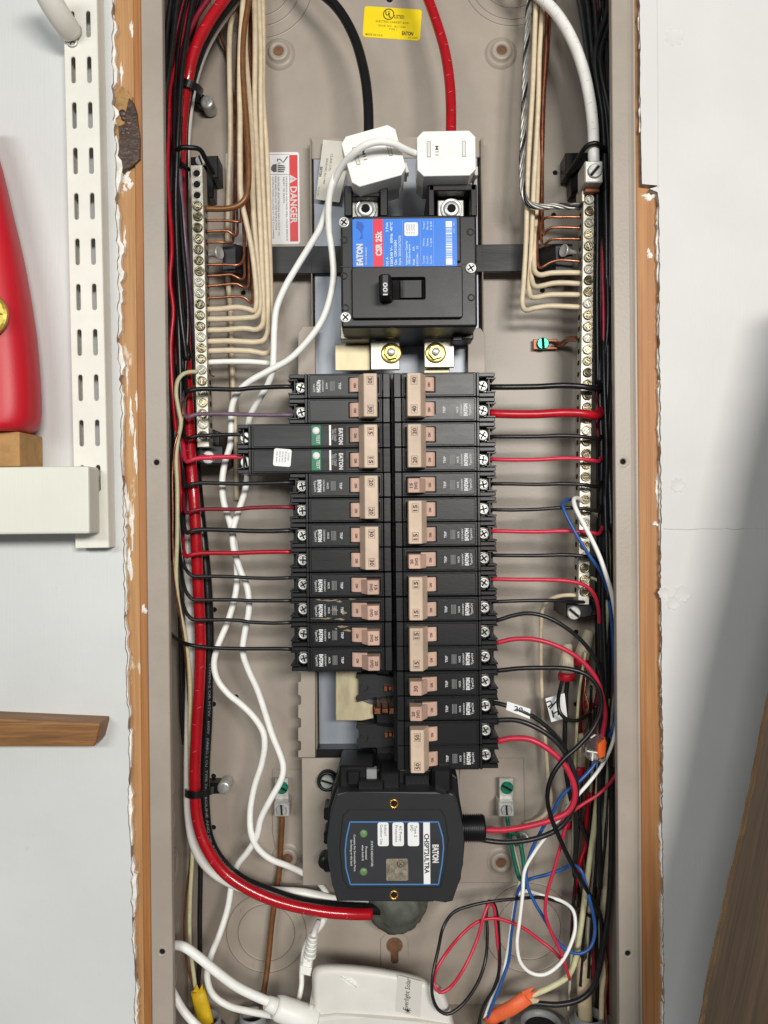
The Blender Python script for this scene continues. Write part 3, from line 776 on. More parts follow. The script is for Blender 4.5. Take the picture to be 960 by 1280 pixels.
# shelf end
p0, p1 = U(-140, 585, -40), U(119, 667, -40); p1.x = U(120, 626, -27).x
shelf = thing('shelf_bracket', 'white horizontal shelf board hooked into the slotted standard', 'shelf', (p0.x, -1, p1.z))
mb = MB(SHELFB); mb.box(p0.x, p1.x, -40, -20, p1.z, p0.z, 1.6, seg=2); mb.build('front_board', shelf)
mb = MB(SHELFB); mb.box(p0.x, p1.x - 30, -19.9, -1.2, p0.z - 16, p0.z - 1, 0.6); mb.build('shelf_panel', shelf)
mb = MB(SHELFW); q = U(119, 630, -24); mb.box(q.x - 3, q.x - 1.2, -24, -10, q.z - 10, q.z + 16, 0.3); mb.build('hook_tab', shelf)
# fibreboard block on the shelf
b0, b1 = U(-120, 541, -40), U(39.5, 584.2, -40)
zb = p0.z + 0.2
mb = MB(MDF); mb.box(b0.x, U(39.5, 560, -22).x, -40, -4, zb, b0.z, 0.8, seg=2)
tag(mb.build('wood_block'), 'brown fibreboard block lying on the white shelf under the red container', 'wood block')
# red moulded container, symmetric about x = -42 px
cxp = -44
outl = [(0, 203), (15, 268), (27, 322), (37, 380), (43, 425), (47, 470), (48.5, 505), (47.5, 525), (43, 536), (34, 541.5)]
rc = thing('red_container', 'glossy red rounded plastic container with gold emblem at the left edge', 'container', (U(cxp, 541, -30).x, -22, b0.z))
mb = MB(REDPL)
Dm = -30.0; X0 = U(cxp, 400, -27.0).x
prof = []
for x, y in outl:
    w = U(x, y, -27.0); prof.append((w.x - X0, w.z))
prof = [(prof[0][0] * 0.6, prof[0][1] + 34)] + prof
zmin = b0.z + 0.3
prof = [(x, max(z, zmin)) for x, z in prof]
P2 = spline([Vector((x, 0, z)) for x, z in prof], 4)
rings = []
n = 40
for p in P2:
    ring_ = []
    e = 3.2
    for k in range(n):
        a = 2 * math.pi * k / n; c_, s_ = math.cos(a), math.sin(a)
        rx_ = abs(c_) ** (2 / e) * (1 if c_ >= 0 else -1) * p.x; ry_ = abs(s_) ** (2 / e) * (1 if s_ >= 0 else -1) * min(24, p.x * 0.5)
        ring_.append(mb.bm.verts.new((X0 + rx_, Dm + ry_, p.z)))
    rings.append(ring_)
for A, B in zip(rings, rings[1:]):
    for k in range(n):
        l = (k + 1) % n; f = mb.bm.faces.new([A[k], A[l], B[l], B[k]]); f.smooth = True
mb.bm.faces.new(rings[0]); mb.bm.faces.new(rings[-1][::-1])
bmesh.ops.recalc_face_normals(mb.bm, faces=mb.bm.faces[:])
mb.build('body', rc)
GREENE = mat('emblem_green', (120, 120, 40), 0.35, 0.5, second=(200, 170, 80), vscale=60)
c = U(-22, 393, -56); mb = MB(GOLD, GREENE)
mb.lathe([(30 * mp(-56), -53), (30 * mp(-56), -55.5), (27 * mp(-56), -56.5), (0, -56.8)], c.x, c.z, 30, 1, smooth=False)
for k in range(8):
    a = k * math.pi / 4; r1, r2 = 27 * mp(-56), 10 * mp(-56)
    A = (c.x + r1 * math.cos(a), -56.9, c.z + r1 * math.sin(a)); B = (c.x + r2 * math.cos(a + .39), -57.2, c.z + r2 * math.sin(a + .39)); Cc = (c.x + r2 * math.cos(a - .39), -57.2, c.z + r2 * math.sin(a - .39)); O = (c.x, -60.5, c.z)
    mb.poly([A, B, O], 0); mb.poly([A, O, Cc], 0)
mb.build('emblem', rc)
# stained stick on the wall
p = [(-120, 893), (124.5, 904), (125, 908), (120, 928), (116, 934), (-120, 934)]
mb = MB(STICKW); mb.prism([(U(x, y, -20).x, U(x, y, -20).z) for x, y in p], -20, -1.2, 2.0, seg=2)
tag(mb.build('wood_stick'), 'stained brown wooden stick with rounded end on the lower left wall', 'stick')
# leaning plank at lower right, standing a little in front of the wall; its edge is waney and slightly undercut
edge = []
for k in range(90):
    t = k / 89; yy = 330 + 1110 * t
    edge.append((1025 - (yy - 560) * 0.2125 + (RND() - .5) * 1.6 + 1.2 * math.sin(yy * .02), yy))
mb = MB(PLANKW, PLANKE)
fv = [mb.bm.verts.new(U(x + 5 + RND() * 2.5, y, -102)) for x, y in edge]
mv = [mb.bm.verts.new(U(x, y, -96)) for x, y in edge]
bv = [mb.bm.verts.new(U(x + 3, y, -82)) for x, y in edge]
fo_ = [mb.bm.verts.new(U(x + 330, y - 30, -102)) for x, y in edge]
bo_ = [mb.bm.verts.new(U(x + 330, y - 30, -82)) for x, y in edge]
for k in range(89):
    for A, B, mi in ((fv, mv, 1), (mv, bv, 1), (fo_, fv, 0), (bv, bo_, 0), (bo_, fo_, 1)):
        f = mb.bm.faces.new([A[k], A[k + 1], B[k + 1], B[k]]); f.material_index = mi
for k in (0, 89): mb.bm.faces.new([fv[k], mv[k], bv[k], bo_[k], fo_[k]]).material_index = 1
bmesh.ops.recalc_face_normals(mb.bm, faces=mb.bm.faces[:])
tl = math.atan2(U(edge[0][0], edge[0][1], -60).x - U(*edge[-1], -60).x, U(edge[0][0], edge[0][1], -60).z - U(*edge[-1], -60).z)
plo = mb.build('leaning_plank'); tag(plo, 'old dark brown plank leaning in front of the right wall', 'plank')
# turn the plank's own frame so that its grain runs along its edge
me = plo.data; Rm = Matrix.Rotation(-tl, 4, 'Y'); me.transform(Rm); plo.rotation_euler = (0, tl, 0)
# ---------------------------------------------------------------- printed labels on the back
def pxpoly(pts, d): return [(U(x, y, d).x, U(x, y, d).z) for x, y in pts]
dl = thing('danger_label', 'white warning sticker with red DANGER band on the back panel', 'warning label', U(330, 250, BD))
c0, c1 = U(282, 191, BD - .3), U(375, 305, BD - .3)
mb = MB(LABELW); mb.prism(rrect((c0.x + c1.x) / 2, (c0.z + c1.z) / 2, c1.x - c0.x, c0.z - c1.z, 2.2), BD - .35, BD - .02); mb.build('sticker', dl)
r0, r1 = U(362, 194, BD), U(373, 302, BD)
mb = MB(LABELR); mb.box(r0.x, r1.x, BD - .45, BD - .36, r1.z, r0.z); mb.build('red_band', dl)
s = mp(BD); y = BD - .5
mb = MB(INKW, LABELR)
q = U(367.3, 256.5, BD); mb.text('DANGER', q.x, q.z, 5.6, y, -90, w=46 * s, bold=.025)
q = U(366.5, 224, BD); mb.poly([(q.x + 3.6, y, q.z), (q.x - 3.2, y, q.z + 4), (q.x - 3.2, y, q.z - 4)]); mb.text('!', q.x - .6, q.z, 3.6, y - .06, -90, bold=.02, mi=1)
mb.build('lettering', dl)
mb = MB(INKG)
for t, x, yc, w in (('HAZARDOUS VOLTAGE WILL CAUSE SERIOUS', 358.6, 261, 80), ('INJURY OR DEATH.', 355, 238, 33), ('INSTALLER (ELECTRICIAN) HAS A DUTY TO', 348.5, 258, 73), ('READ AND FOLLOW THE INSTRUCTION', 345, 254, 67), ('INSTRUCTIONS LOCATED AT THE FOLLOWING', 341.6, 260, 77), ('URL: http://www.eaton.com/instructions', 338, 254, 66)):
    q = U(x, yc, BD); mb.text(t, q.x, q.z, 1.35, y, -90, w=w * s, bold=.008)
a, b_ = U(334, 218.5, BD), U(361.5, 218.5, BD); mb.box(a.x, b_.x, y, y + .1, a.z - .15, a.z + .15)
a, b_ = U(334, 193.4, BD), U(361.5, 193.4, BD); mb.box(a.x, b_.x, y, y + .1, a.z - .12, a.z + .12)
a, b_ = U(361.6, 193.4, BD), U(361.6, 303, BD); mb.box(a.x - .12, a.x + .12, y, y + .1, b_.z, a.z)
# hand and arc pictogram
hq = [(339, 209), (341, 206), (346, 205), (346, 215), (342, 215.5), (339, 213)]
mb.prism(pxpoly(hq, BD), y, y + .1)
for k in range(4): mb.prism(pxpoly([(347, 206 + k * 2.5), (357 - abs(k - 1.2), 207 + k * 2.4), (357 - abs(k - 1.2), 208.4 + k * 2.4), (347, 207.9 + k * 2.5)], BD), y, y + .1)
mb.prism(pxpoly([(348, 205), (351, 204.3), (351, 203.4), (347.6, 204)], BD), y, y + .1)
mb.tube([U(*p) for p in ((347, 202, y), (347, 199, y), (350, 199, y), (354, 203, y), (359.5, 195.5, y))], .55, 6, flat=.2)
mb.build('print', dl)

yl = thing('certification_label', 'yellow certification sticker at the top of the back panel', 'label', U(490, 30, BD))
cy = U(490.3, 29.5, BD); rot = -4.4
mb = MB(LABELY); mb.prism(rrect(cy.x, cy.z, 71.5 * s, 38.5 * s, 2.2, 4, rot), BD - .35, BD - .02); mb.build('sticker', yl)
mb = MB(INKB); INKY = mat('ink_faded_olive', (120, 104, 24), .6)
mb.mats.append(INKY)
def yt(t, x, yy, h, w=None, bold=0.0, mi=0):
    q = U(x, yy, BD); mb.text(t, q.x, q.z, h * s, y, rot, w=w * s if w else None, bold=bold, mi=mi)
yt('LISTED', 499, 21.4, 4.2, 12.5, .01); yt('EATON', 509.5, 42.2, 4.4, 14, .03)
q = U(485.8, 18.2, BD); mb.lathe([(7.0 * s, y), (7.0 * s, y - .05), (5.9 * s, y - .05), (5.9 * s, y)], q.x, q.z, 28, smooth=False)
q2 = U(484.2, 16.8, BD); mb.text('U', q2.x, q2.z, 5.4 * s, y, rot, bold=.03); q2 = U(487.6, 19.6, BD); mb.text('L', q2.x, q2.z, 5 * s, y, rot, bold=.03)
yt('ELECTRIC CABINET BOX', 490.5, 28, 2.6, 41, 0, 1); yt('ISSUE NO.  BC-1440', 490, 33.2, 2.2, 34, 0, 1); yt('TYPE 1', 491, 37, 2.2, 10, 0, 1); yt('MADE IN U.S.A.', 468, 43.8, 2.6, 22, .01, 1); yt('29-10097', 516, 47.6, 2.2, 12, 0, 1)
mb.build('print', yl)

cl = thing('class_label', 'grey paper label tucked beside the left white current sensor', 'label', U(420, 215, 82))
mb = MB(LABELG); mb.prism(pxpoly([(404, 174.5), (441, 178), (424, 253), (394.5, 249)], 78), 78, 78.4); mb.build('sticker', cl)
mb = MB(INKB, INKG)
def ct(t, x, yy, h, w, bold, mi):
    q = U(x, yy, 77.8); mb.text(t, q.x, q.z, h * mp(78), 77.85, -98, w=w * mp(78), bold=bold, mi=mi)
ct('CLASS CTL', 413.5, 203, 2.6, 22, .005, 1); ct('ISSUE NO. BC-1440', 407, 214, 2.4, 32, .005, 1); ct('EATON', 401, 214.5, 3.2, 12, .03, 0); ct('93-32-001', 398, 239, 1.8, 11, 0, 1)
mb.build('print', cl)

# ---------------------------------------------------------------- bus assembly behind the breakers
bus = thing('bus_assembly', 'grey interior pan with tin-plated bus plates and copper stabs behind the breakers', 'bus assembly', U(495, 945, 90))
def pbox(mb, x0, y0, x1, y1, d0, d1, bev=0.0, mi=0):
    a, b_ = U(x0, y0, d0), U(x1, y1, d0); mb.box(a.x, b_.x, d0, d1, b_.z, a.z, bev, mi); return mb
mb = MB(GALV); pbox(mb, 392, 196, 603, 944, 86, 87.5); mb.build('pan_sheet', bus)
mb = MB(TAUPE_D); pbox(mb, 389, 172, 604, 196.5, 85, 87, .4); mb.build('pan_top', bus)
mb = MB(TAUPE_D); pbox(mb, 387, 172, 391.5, 460, 80, 97, .6); mb.build('pan_edge', bus)
mb = MB(TAUPE_D); pbox(mb, 394, 840, 396.5, 946, 76, 97, .5); mb.build('pan_edge', bus)
mb = MB(TAUPE_D); pbox(mb, 601, 172, 605, 430, 80, 97, .6); mb.build('pan_edge', bus)
def strip(xo, xi, top, sgn):
    pts = [(xi, top), (xo + sgn * 6, top), (xo, top + 8)]
    yy = 453.0
    yv = 840 - 28.6 * 13
    while yv < 946:
        if yv > top + 14: pts += [(xo, yv), (xo + sgn * 4.4, yv + .8), (xo + sgn * 4.4, yv + 12.2), (xo, yv + 13)]
        yv += 28.6
    pts += [(xo, 947), (xi, 947)]
    return pts
mb = MB(TAUPE_D); mb.prism(pxpoly(strip(372.5, 394, 408, 1), 73), 73, 75.2, .4); mb.build('notched_strip', bus)
mb = MB(TAUPE_D); mb.prism(pxpoly(strip(606.5, 585, 410, -1), 73), 73, 75.2, .4); mb.build('notched_strip', bus)
mb = MB(BLACKP); pbox(mb, 396, 937, 500, 950, 70, 86, .5); mb.build('pan_lower_lip', bus)
# tin plated plates
mb = MB(TINP); pbox(mb, 418.5, 431, 463, 463, 60, 63, .5); mb.build('bus_plate', bus)
mb = MB(TIN); pbox(mb, 463, 426, 500, 462, 52, 55.5, .6); pbox(mb, 463, 418, 470, 430, 53, 60, .4); mb.build('bus_link', bus)
mb = MB(TIN); pbox(mb, 530, 420, 568, 459, 52, 55.5, .6); pbox(mb, 530, 410, 540, 424, 53, 60, .4); mb.build('bus_link', bus)
mb = MB(TINP); pbox(mb, 530, 455, 562, 466, 60, 62, .3); mb.build('bus_plate', bus)
mb = MB(TIN); pbox(mb, 425, 404, 462, 424, 44, 60, .8); pbox(mb, 462, 404, 500, 421, 46, 58, .6); mb.build('line_terminal', bus)
mb = MB(TIN); pbox(mb, 531, 404, 565, 420, 46, 58, .6); mb.build('line_terminal', bus)
mb = MB(BLACKM); pbox(mb, 568, 404, 592, 424, 40, 60, .8); pbox(mb, 566, 414, 578, 426, 38, 50, .6); mb.build('terminal_shroud', bus)
mb = MB(BLACKM); pbox(mb, 500, 402, 531, 420, 52, 86, .6); mb.build('terminal_shroud', bus)
def hexbolt(x, yy, d, r, nm='bolt'):
    c = U(x, yy, d); mb = MB(YZINC, STEEL)
    mb.lathe([(r * 1.5, d + .6), (r * 1.5, d), (r * 1.42, d - .4), (r * 1.0, d - .4)], c.x, c.z, 24)
    mb.prism(circ(c.x, c.z, r * 1.12, 6, .2), d - 4, d - .3, .6, 0)
    mb.lathe([(r * .58, d - 3.6), (r * .58, d - 6.4), (r * .48, d - 7), (0, d - 7)], c.x, c.z, 16, 1); mb.build(nm, bus)
hexbolt(489, 441.5, 51.5, 5.6); hexbolt(544.5, 441, 51.5, 5.6); hexbolt(489, 411, 45, 5.2); hexbolt(544.5, 410, 45, 5.2)
# lower exposed bus: plate, insulators, copper stabs
mb = MB(TINP); mb.prism(pxpoly([(419.5, 838), (452, 838), (452, 877), (466, 881), (467, 898), (452, 901), (419.5, 901)], 60), 60, 63, .5); mb.build('bus_plate', bus)
for k, yy in enumerate((842, 905)):
    mb = MB(BLACKQ); mb.prism(pxpoly([(446, yy), (470, yy), (470, yy + 3), (494, yy + 4), (494, yy + 28), (470, yy + 29), (470, yy + 30), (446, yy + 36 - 6 * k), (445, yy + 30), (449, yy + 27), (449, yy + 8), (445, yy + 5)], 54), 54, 80, .6)
    c = U(455, yy + 17, 54); mb.lathe([(3.6, 54), (3.4, 53.6), (2.8, 53.6), (2.6, 54)], c.x, c.z, 16); mb.build('bus_insulator', bus)
mb = MB(BLACKP); pbox(mb, 470, 838, 500, 946, 66, 86, .4); mb.build('stab_base', bus)
for x0, yy, h in ((480, 861, 8), (468, 889, 9), (481, 919, 8)):
    mb = MB(STABCU); c = U(x0, yy, 50); e = U(496, yy, 50)
    for kk in range(3): 
        xa = c.x + (e.x - c.x) * kk / 3; xb = c.x + (e.x - c.x) * (kk + .85) / 3; hh = h * .3 * (1 - .25 * (kk % 2))
        mb.box(xa, xb, 50 + kk % 2, 66, c.z - hh, c.z + hh, .5)
    mb.build('copper_stab', bus)
mb = MB(BLACKP)
a, b_ = U(488, 466, 40), U(497, 966, 40); mb.box(a.x, b_.x, 40, 86, b_.z, a.z, .5); mb.build('centre_spine', bus)

# ---------------------------------------------------------------- black cross bar tying both terminal bars
cb = thing('cross_bar', 'flat black strap crossing the back behind the main breaker', 'strap', U(495, 323, 84))
mb = MB(BLACKQ)
a, b_ = U(283, 308.5, 80), U(712, 339, 80); mb.box(a.x, b_.x, 80, 84, b_.z, a.z, .6); mb.build('strap', cb)

# ---------------------------------------------------------------- terminal bars
def term_bar(label, top, bot, w, d, first, pitch, nscrew, nholes, side):
    """top, bot: pixel centre of the bar's ends at depth d"""
    A, B = U(top[0], top[1], d), U(bot[0], bot[1], d)
    L = (A - B).length; ang = math.atan2(A.x - B.x, A.z - B.z)
    C = (A + B) / 2
    t = thing('terminal_bar', label, 'terminal bar', (C.x, d, C.z), 'ground and neutral terminal bars')
    h = w / 2 * mp(d)
    mb = MB(TIN, HOLE_SHADE)
    mb.box(C.x - h, C.x + h, d, d + 14, C.z - L / 2, C.z + L / 2, .5)
    zz = []
    s_ = mp(d)
    for k in range(nscrew):
        z = C.z + L / 2 - (first - top[1] + k * pitch) * s_
        zz.append(z)
        mb.box(C.x - side * (h + .02) - .05, C.x - side * (h + .02) + .05, d + 5, d + 11, z - 1.9, z + 1.9, 0, 1)
    mb.build('bar', t)
    for k, z in enumerate(zz):
        dd = d + (0.8 * RND() if k > 0 else 0)
        o = inst(SCR_BAR if RND() < .7 else SCR_BAR2, 'screw', (C.x + .3, dd + .4, z), t, RND() * 3)
        o.rotation_euler = ((RND() - .5) * .22, RND() * 3.1, (RND() - .5) * .22)
    for k in range(nholes):
        z = C.z + L / 2 - (first - top[1] - (k + 1) * pitch) * s_
        mb = MB(HOLE_SHADE, TIN); mb.lathe([(3.1, d - .25), (2.7, d - .1), (0, d - .05)], C.x, z, 16)
        mb.lathe([(3.6, d), (3.3, d - .35), (2.8, d - .2)], C.x, z, 16, 1); mb.build('empty_hole', t)
    t.rotation_euler = (0, ang, 0)
    return t, C, L, ang
tbl, CL, LL, AL = term_bar('tin-plated terminal bar with screws left of the breakers', (245.5, 206), (254, 559), 15.5, 42, 257.5, 13.62, 22, 3, -1)
tbr, CRt, LR, AR = term_bar('long tin-plated terminal bar with screws right of the breakers', (736.5, 222), (729.5, 756), 14.5, 42, 250, 14.35, 35, 0, 1)
# plastic standoffs
def standoff(label, polys, d0, d1):
    mb = MB(BLACKM)
    for p, e0, e1 in polys: mb.prism(pxpoly(p, e0), e0, e1, .7)
    o = mb.build('bar_standoff'); tag(o, label, 'standoff', 'black standoffs of the terminal bars'); return o
so1 = standoff('black plastic standoff above the left terminal bar', [([(238, 196), (272, 194), (273, 222), (266, 223), (258, 206), (238, 206)], 76, 96), ([(252, 206), (267, 215), (267, 247), (261, 248), (254, 228)], 82, 96)], 52, 96)
so2 = standoff('black plastic standoff above the right terminal bar', [([(707, 191), (738, 190), (738, 200), (722, 210), (716, 218), (707, 218)], 76, 96), ([(712, 216), (724, 208), (726, 236), (714, 243)], 82, 96)], 52, 96)
so3 = standoff('black plastic standoff with screw below the left terminal bar', [([(246, 557), (279, 557), (279, 580), (246, 580)], 54, 96), ([(262, 535), (275, 540), (275, 560), (262, 560)], 60, 96)], 54, 96)
so4 = standoff('black plastic standoff with screw below the right terminal bar', [([(708, 753), (745, 748), (747, 768), (732, 772), (708, 772)], 50, 96), ([(742, 760), (754, 764), (752, 769), (740, 770)], 46, 60)], 50, 96)
inst(SCR_SLOT, 'screw', U(261, 572, 54), so3, .4); inst(SCR_SLOT, 'screw', U(717, 766, 50), so4, .7); 
o = inst(SCR_SLOT, 'screw', U(251, 201, 75.5), so1, 1.2); o.scale = (.8, .8, .8)
# wire guide loops clipped to the standoffs
mb = MB(BLACKM); mb.tube(path([(236, 212, 46), (226, 204, 38), (221, 193, 32), (224, 185.5, 28), (238, 184.5, 28), (250, 187, 32), (257, 199, 40), (267, 217, 52)]), 1.9, 8)
tag(mb.build('wire_guide'), 'black plastic wire guide loop above the left terminal bar', 'wire guide', 'wire guide loops')
mb = MB(BLACKM); mb.tube(path([(710, 217, 52), (722, 200, 40), (732, 184, 30), (742, 179, 27), (752, 183, 30), (757, 192, 38), (751, 204, 48)]), 1.9, 8)
tag(mb.build('wire_guide'), 'black plastic wire guide loop around the thick white cable', 'wire guide', 'wire guide loops')
# flat strap end pieces and thumb screws reaching the bars
for x0, x1, sx, lab in ((278, 311, 270, 'left'), (673, 716, 709, 'right')):
    st = thing('bonding_strap', f'short black strap with silver clamp screw beside the {lab} terminal bar', 'strap', U((x0 + x1) / 2, 322, 66), 'bonding straps')
    mb = MB(BLACKQ)
    P = [U(x0, 322, 60), U((x0 + x1) / 2, 321, 60), U(x1, 326, 72)]
    hh = 16 * mp(60)
    a, b_ = U(x0, 305.5, 60), U(x1, 340, 60)
    mb.xprism([(a.x, 60), (a.x + (b_.x - a.x) * .5, 59), (b_.x, 72), (b_.x, 74), (a.x + (b_.x - a.x) * .5, 61.2), (a.x, 62.2)] if lab == 'left' else [(a.x, 72), (a.x + (b_.x - a.x) * .5, 59), (b_.x, 60), (b_.x, 62.2), (a.x + (b_.x - a.x) * .5, 61.2), (a.x, 74)], b_.z, a.z); mb.build('strap', st)
    mb = MB(ALU); sg = 1 if lab == 'left' else -1
    c = U(sx, 316 if lab == 'left' else 313, 52)
    M = Matrix.Translation((c.x, 54, c.z)) @ Matrix.Rotation(sg * math.radians(62), 4, 'Z') @ Matrix.Scale(.85, 4)
    mb.lathe([(5.6, -4.2), (6.2, -3.6), (5.2, -2), (3.2, 2), (2.3, 6), (2.2, 12)], 0, 0, 16, 0, M); 
    mb.lathe([(0, -3.0), (3.0, -3.2), (5.6, -4.2)], 0, 0, 16, 0, M); mb.build('clamp_screw', st)
# big lug on the right bar
lug = thing('neutral_lug', 'square aluminium lug with slotted screw gripping the thick white cable', 'lug', U(743, 214, 40))
mb = MB(ALU); pbox(mb, 731, 201, 754, 228, 24, 46, .8); mb.build('lug_block', lug)
mb = MB(COPPER_D); pbox(mb, 731, 229, 750, 240, 34, 50, .5); mb.build('copper_tail', lug)
o = inst(SCR_SLOT, 'screw', U(743, 214.5, 24), lug, -.85); o.scale = (1.0, 1.0, 1.0)
# tin side plate curling under lug
mb = MB(TIN); pbox(mb, 727, 232, 731, 252, 38, 56, .5); mb.build('side_plate', lug)

# ---------------------------------------------------------------- main breaker
mbk = thing('main_breaker', 'large black main circuit breaker with blue and red label', 'main breaker', U(511, 410, 86))
F = 8.0
mb = MB(BLACKM)
a, b_ = U(425, 268.5, F), U(597.5, 407, F)
mb.box(a.x, b_.x, F + 3, 80, b_.z, a.z, 1.6, seg=2)
mb.build('body', mbk)
mb = MB(BLACKM)
a2, b2 = U(441.5, 270, F), U(577, 396, F); mb.box(a2.x, b2.x, F, F + 5, U(0, 333, F).z + .3, a2.z, 1.0, seg=2)     # label deck
a3, b3 = U(439.5, 334, F), U(578.5, 397.5, F); a3z, b3z = a3.z, b3.z
# lower deck with the toggle slot cut through it
tl0, tl1 = U(475, 348, F), U(531, 374, F)
mb.plate(rrect((a3.x + b3.x) / 2, (a3z + b3z) / 2, b3.x - a3.x, a3z - b3z, 2.0), [rrect((tl0.x + tl1.x) / 2, (tl0.z + tl1.z) / 2, tl1.x - tl0.x, tl0.z - tl1.z, 1.0)], F - 1.2, F + 3.4, .7)
mb.build('front_deck', mbk)
mb = MB(HOLE_SHADE); mb.box(tl0.x, tl1.x, F + 2.85, F + 2.95, tl1.z, tl0.z); mb.build('toggle_well', mbk)
mb = MB(BLACKM); c0_, c1_ = U(500, 350, F), U(529, 372.5, F)
mb.xprism([(c0_.x, F + 2.8), (c0_.x, F + .6), (c0_.x + 3, F - .2), (c1_.x - 1, F - .4), (c1_.x, F + 2.8)], c1_.z, c0_.z, .4); mb.build('toggle_cover', mbk)
mb = MB(BLACKM); c0_, c1_ = U(475, 347.5, -2), U(488.5, 374.5, -2)
mb.xprism([(c0_.x - .5, F + 1), (c0_.x - 1, -10), (c0_.x + 1, -12.5), (c1_.x - 1, -12.5), (c1_.x, -11), (c1_.x + 2, F + 1)], c1_.z, c0_.z, 1.0)
tg = mb.build('toggle', mbk)
mb = MB(INKW); q = U(481.5, 361, -12.6); mb.text('100', q.x, q.z, 3.2, -12.62, 90, w=9.2, bold=.02); mb.build('lettering', tg)
for x, yy in ((430, 278.5), (432, 397), (588.5, 335.5)):
    c = U(x, yy, F + 3); o = inst(SCR_CASE, 'case_screw', (c.x, F + 3.2, c.z), mbk, RND())
for x, yy in ((430, 300), (430, 345), (432, 385), (588, 290), (589, 372)):
    c = U(x, yy, F + 3); mb = MB(BLACKM); mb.lathe([(2.8, F + 3), (2.6, F + 2.6), (1.9, F + 2.6), (1.7, F + 3)], c.x, c.z, 18); mb.build('plug_mark', mbk)
for x0, yy, x1 in ((425.5, 333, 441), (577.5, 330, 597)):
    mb = MB(BLACKM); a, b_ = U(x0, yy, F + 3), U(x1, yy + 1.1, F + 3); mb.box(a.x, b_.x, F + 2.6, F + 3.2, b_.z, a.z, .1); mb.build('case_seam', mbk)
# blue label
LY = F - .12
a, b_ = U(440.5, 274, F), U(571.5, 334, F)
mb = MB(LABELB); mb.prism(rrect((a.x + b_.x) / 2, (a.z + b_.z) / 2, b_.x - a.x, a.z - b_.z, 1.3), LY, F - .02); lb = mb.build('label', mbk)
r0, r1 = U(466, 274, F), U(479, 334, F); mb = MB(LABELR2); mb.box(r0.x, r1.x, LY - .1, LY - .02, r1.z, r0.z); mb.build('red_stripe', lb)
sf = mp(F)
mb = MB(INKW, INKLW, LABELW, LABELB)
def mt(t, x, yy, h, w=None, bold=0.0, mi=0, rot=90):
    q = U(x, yy, F); mb.text(t, q.x, q.z, h * sf, LY - .16, rot, w=w * sf if w else None, bold=bold, mi=mi)
mt('EATON', 449.5, 318.5, 7.4, 27, .06); mt('Circuit Breaker', 457.3, 320, 2.2, 22, .01)
mt('CSR 25k', 473.3, 304.5, 7.2, 31, .045)
mt('2 Pole', 483.6, 284, 2.8, 12, .035, 1); mt('100 A', 484, 327, 3, 11, .02, 1); mt('120/240 V~  60Hz  40°C', 489.2, 305, 3, 55, .035, 1); mt('Cat.  CSR2100N', 494.4, 316, 2.9, 31, .035, 1); mt('Style 2003C67G36', 499.6, 313, 2.9, 37, .015, 1)
mt('Interrupting Capacity', 508, 316, 2.3, 30, .03, 1); mt('5000 Sym Amperes', 511.6, 318, 2.3, 25, .03, 1); mt('Volt        kA', 517, 320, 2.3, 24, .035, 1); mt('120/240~   25', 521.6, 320, 2.3, 25, .015, 1)
for yy, ts in ((325, ('Terminal', 'Wire 60/75', 'Cu/Al')), (303, ('Wire', 'Size', '1-2/0')), (282, ('Torque', 'lb-in', '120'))):
    for k, t in enumerate(ts): mt(t, 529.5 + k * 4.6, yy, 2.3, 10, .01, 1)
mt('Lot', 567.5, 328, 2, 4, 0, 1); mt('1201 1801', 567.5, 284, 2, 14, 0, 1)
for x in (503.2, 525.5, 542): 
    a, b_ = U(x - .35, 275, F), U(x + .35, 333, F); mb.box(a.x, b_.x, LY - .16, LY - .1, b_.z, a.z, 0, 1)
a, b_ = U(557, 276.5, F), U(565.5, 331, F)
z = a.z; random.seed(3)
mb.box(a.x, b_.x, LY - .12, LY - .05, a.z - 7.5 * sf, a.z, 0, 2); mb.box(a.x, b_.x, LY - .12, LY - .05, b_.z, b_.z + 8 * sf, 0, 2)
zz = a.z - 8.5 * sf
while zz > b_.z + 9 * sf:
    h = (.5 + RND() * 1.5) * sf; mb.box(a.x, b_.x, LY - .12, LY - .05, zz - h, zz, 0, 2 if RND() < .6 else 1); zz -= h + (.4 + RND() * .6) * sf
q = U(514, 286.6, F); mb.prism(rrect(q.x, q.z, 17 * sf, 17 * sf, 1.4), LY - .2, LY - .05, 0, 2)
# darker silhouette left on the blue field
mb.build('print', lb)
BLUED = mat('label_blue_dark', (24, 84, 176), .42)
mb = MB(BLUED); mb.prism(pxpoly([(446, 276), (452, 278), (455, 283), (453, 290), (454, 298), (449, 300), (452, 293), (449, 288), (445, 285)], F), LY - .1, LY - .03); mb.build('print', lb)
mb = MB(INKG)
for k in range(4): q = U(508.5 + k * 3, 286.6, F); mb.text('UL LISTED', q.x, q.z, 1.1, LY - .24, 90, w=7.5)
mb.build('print', lb)
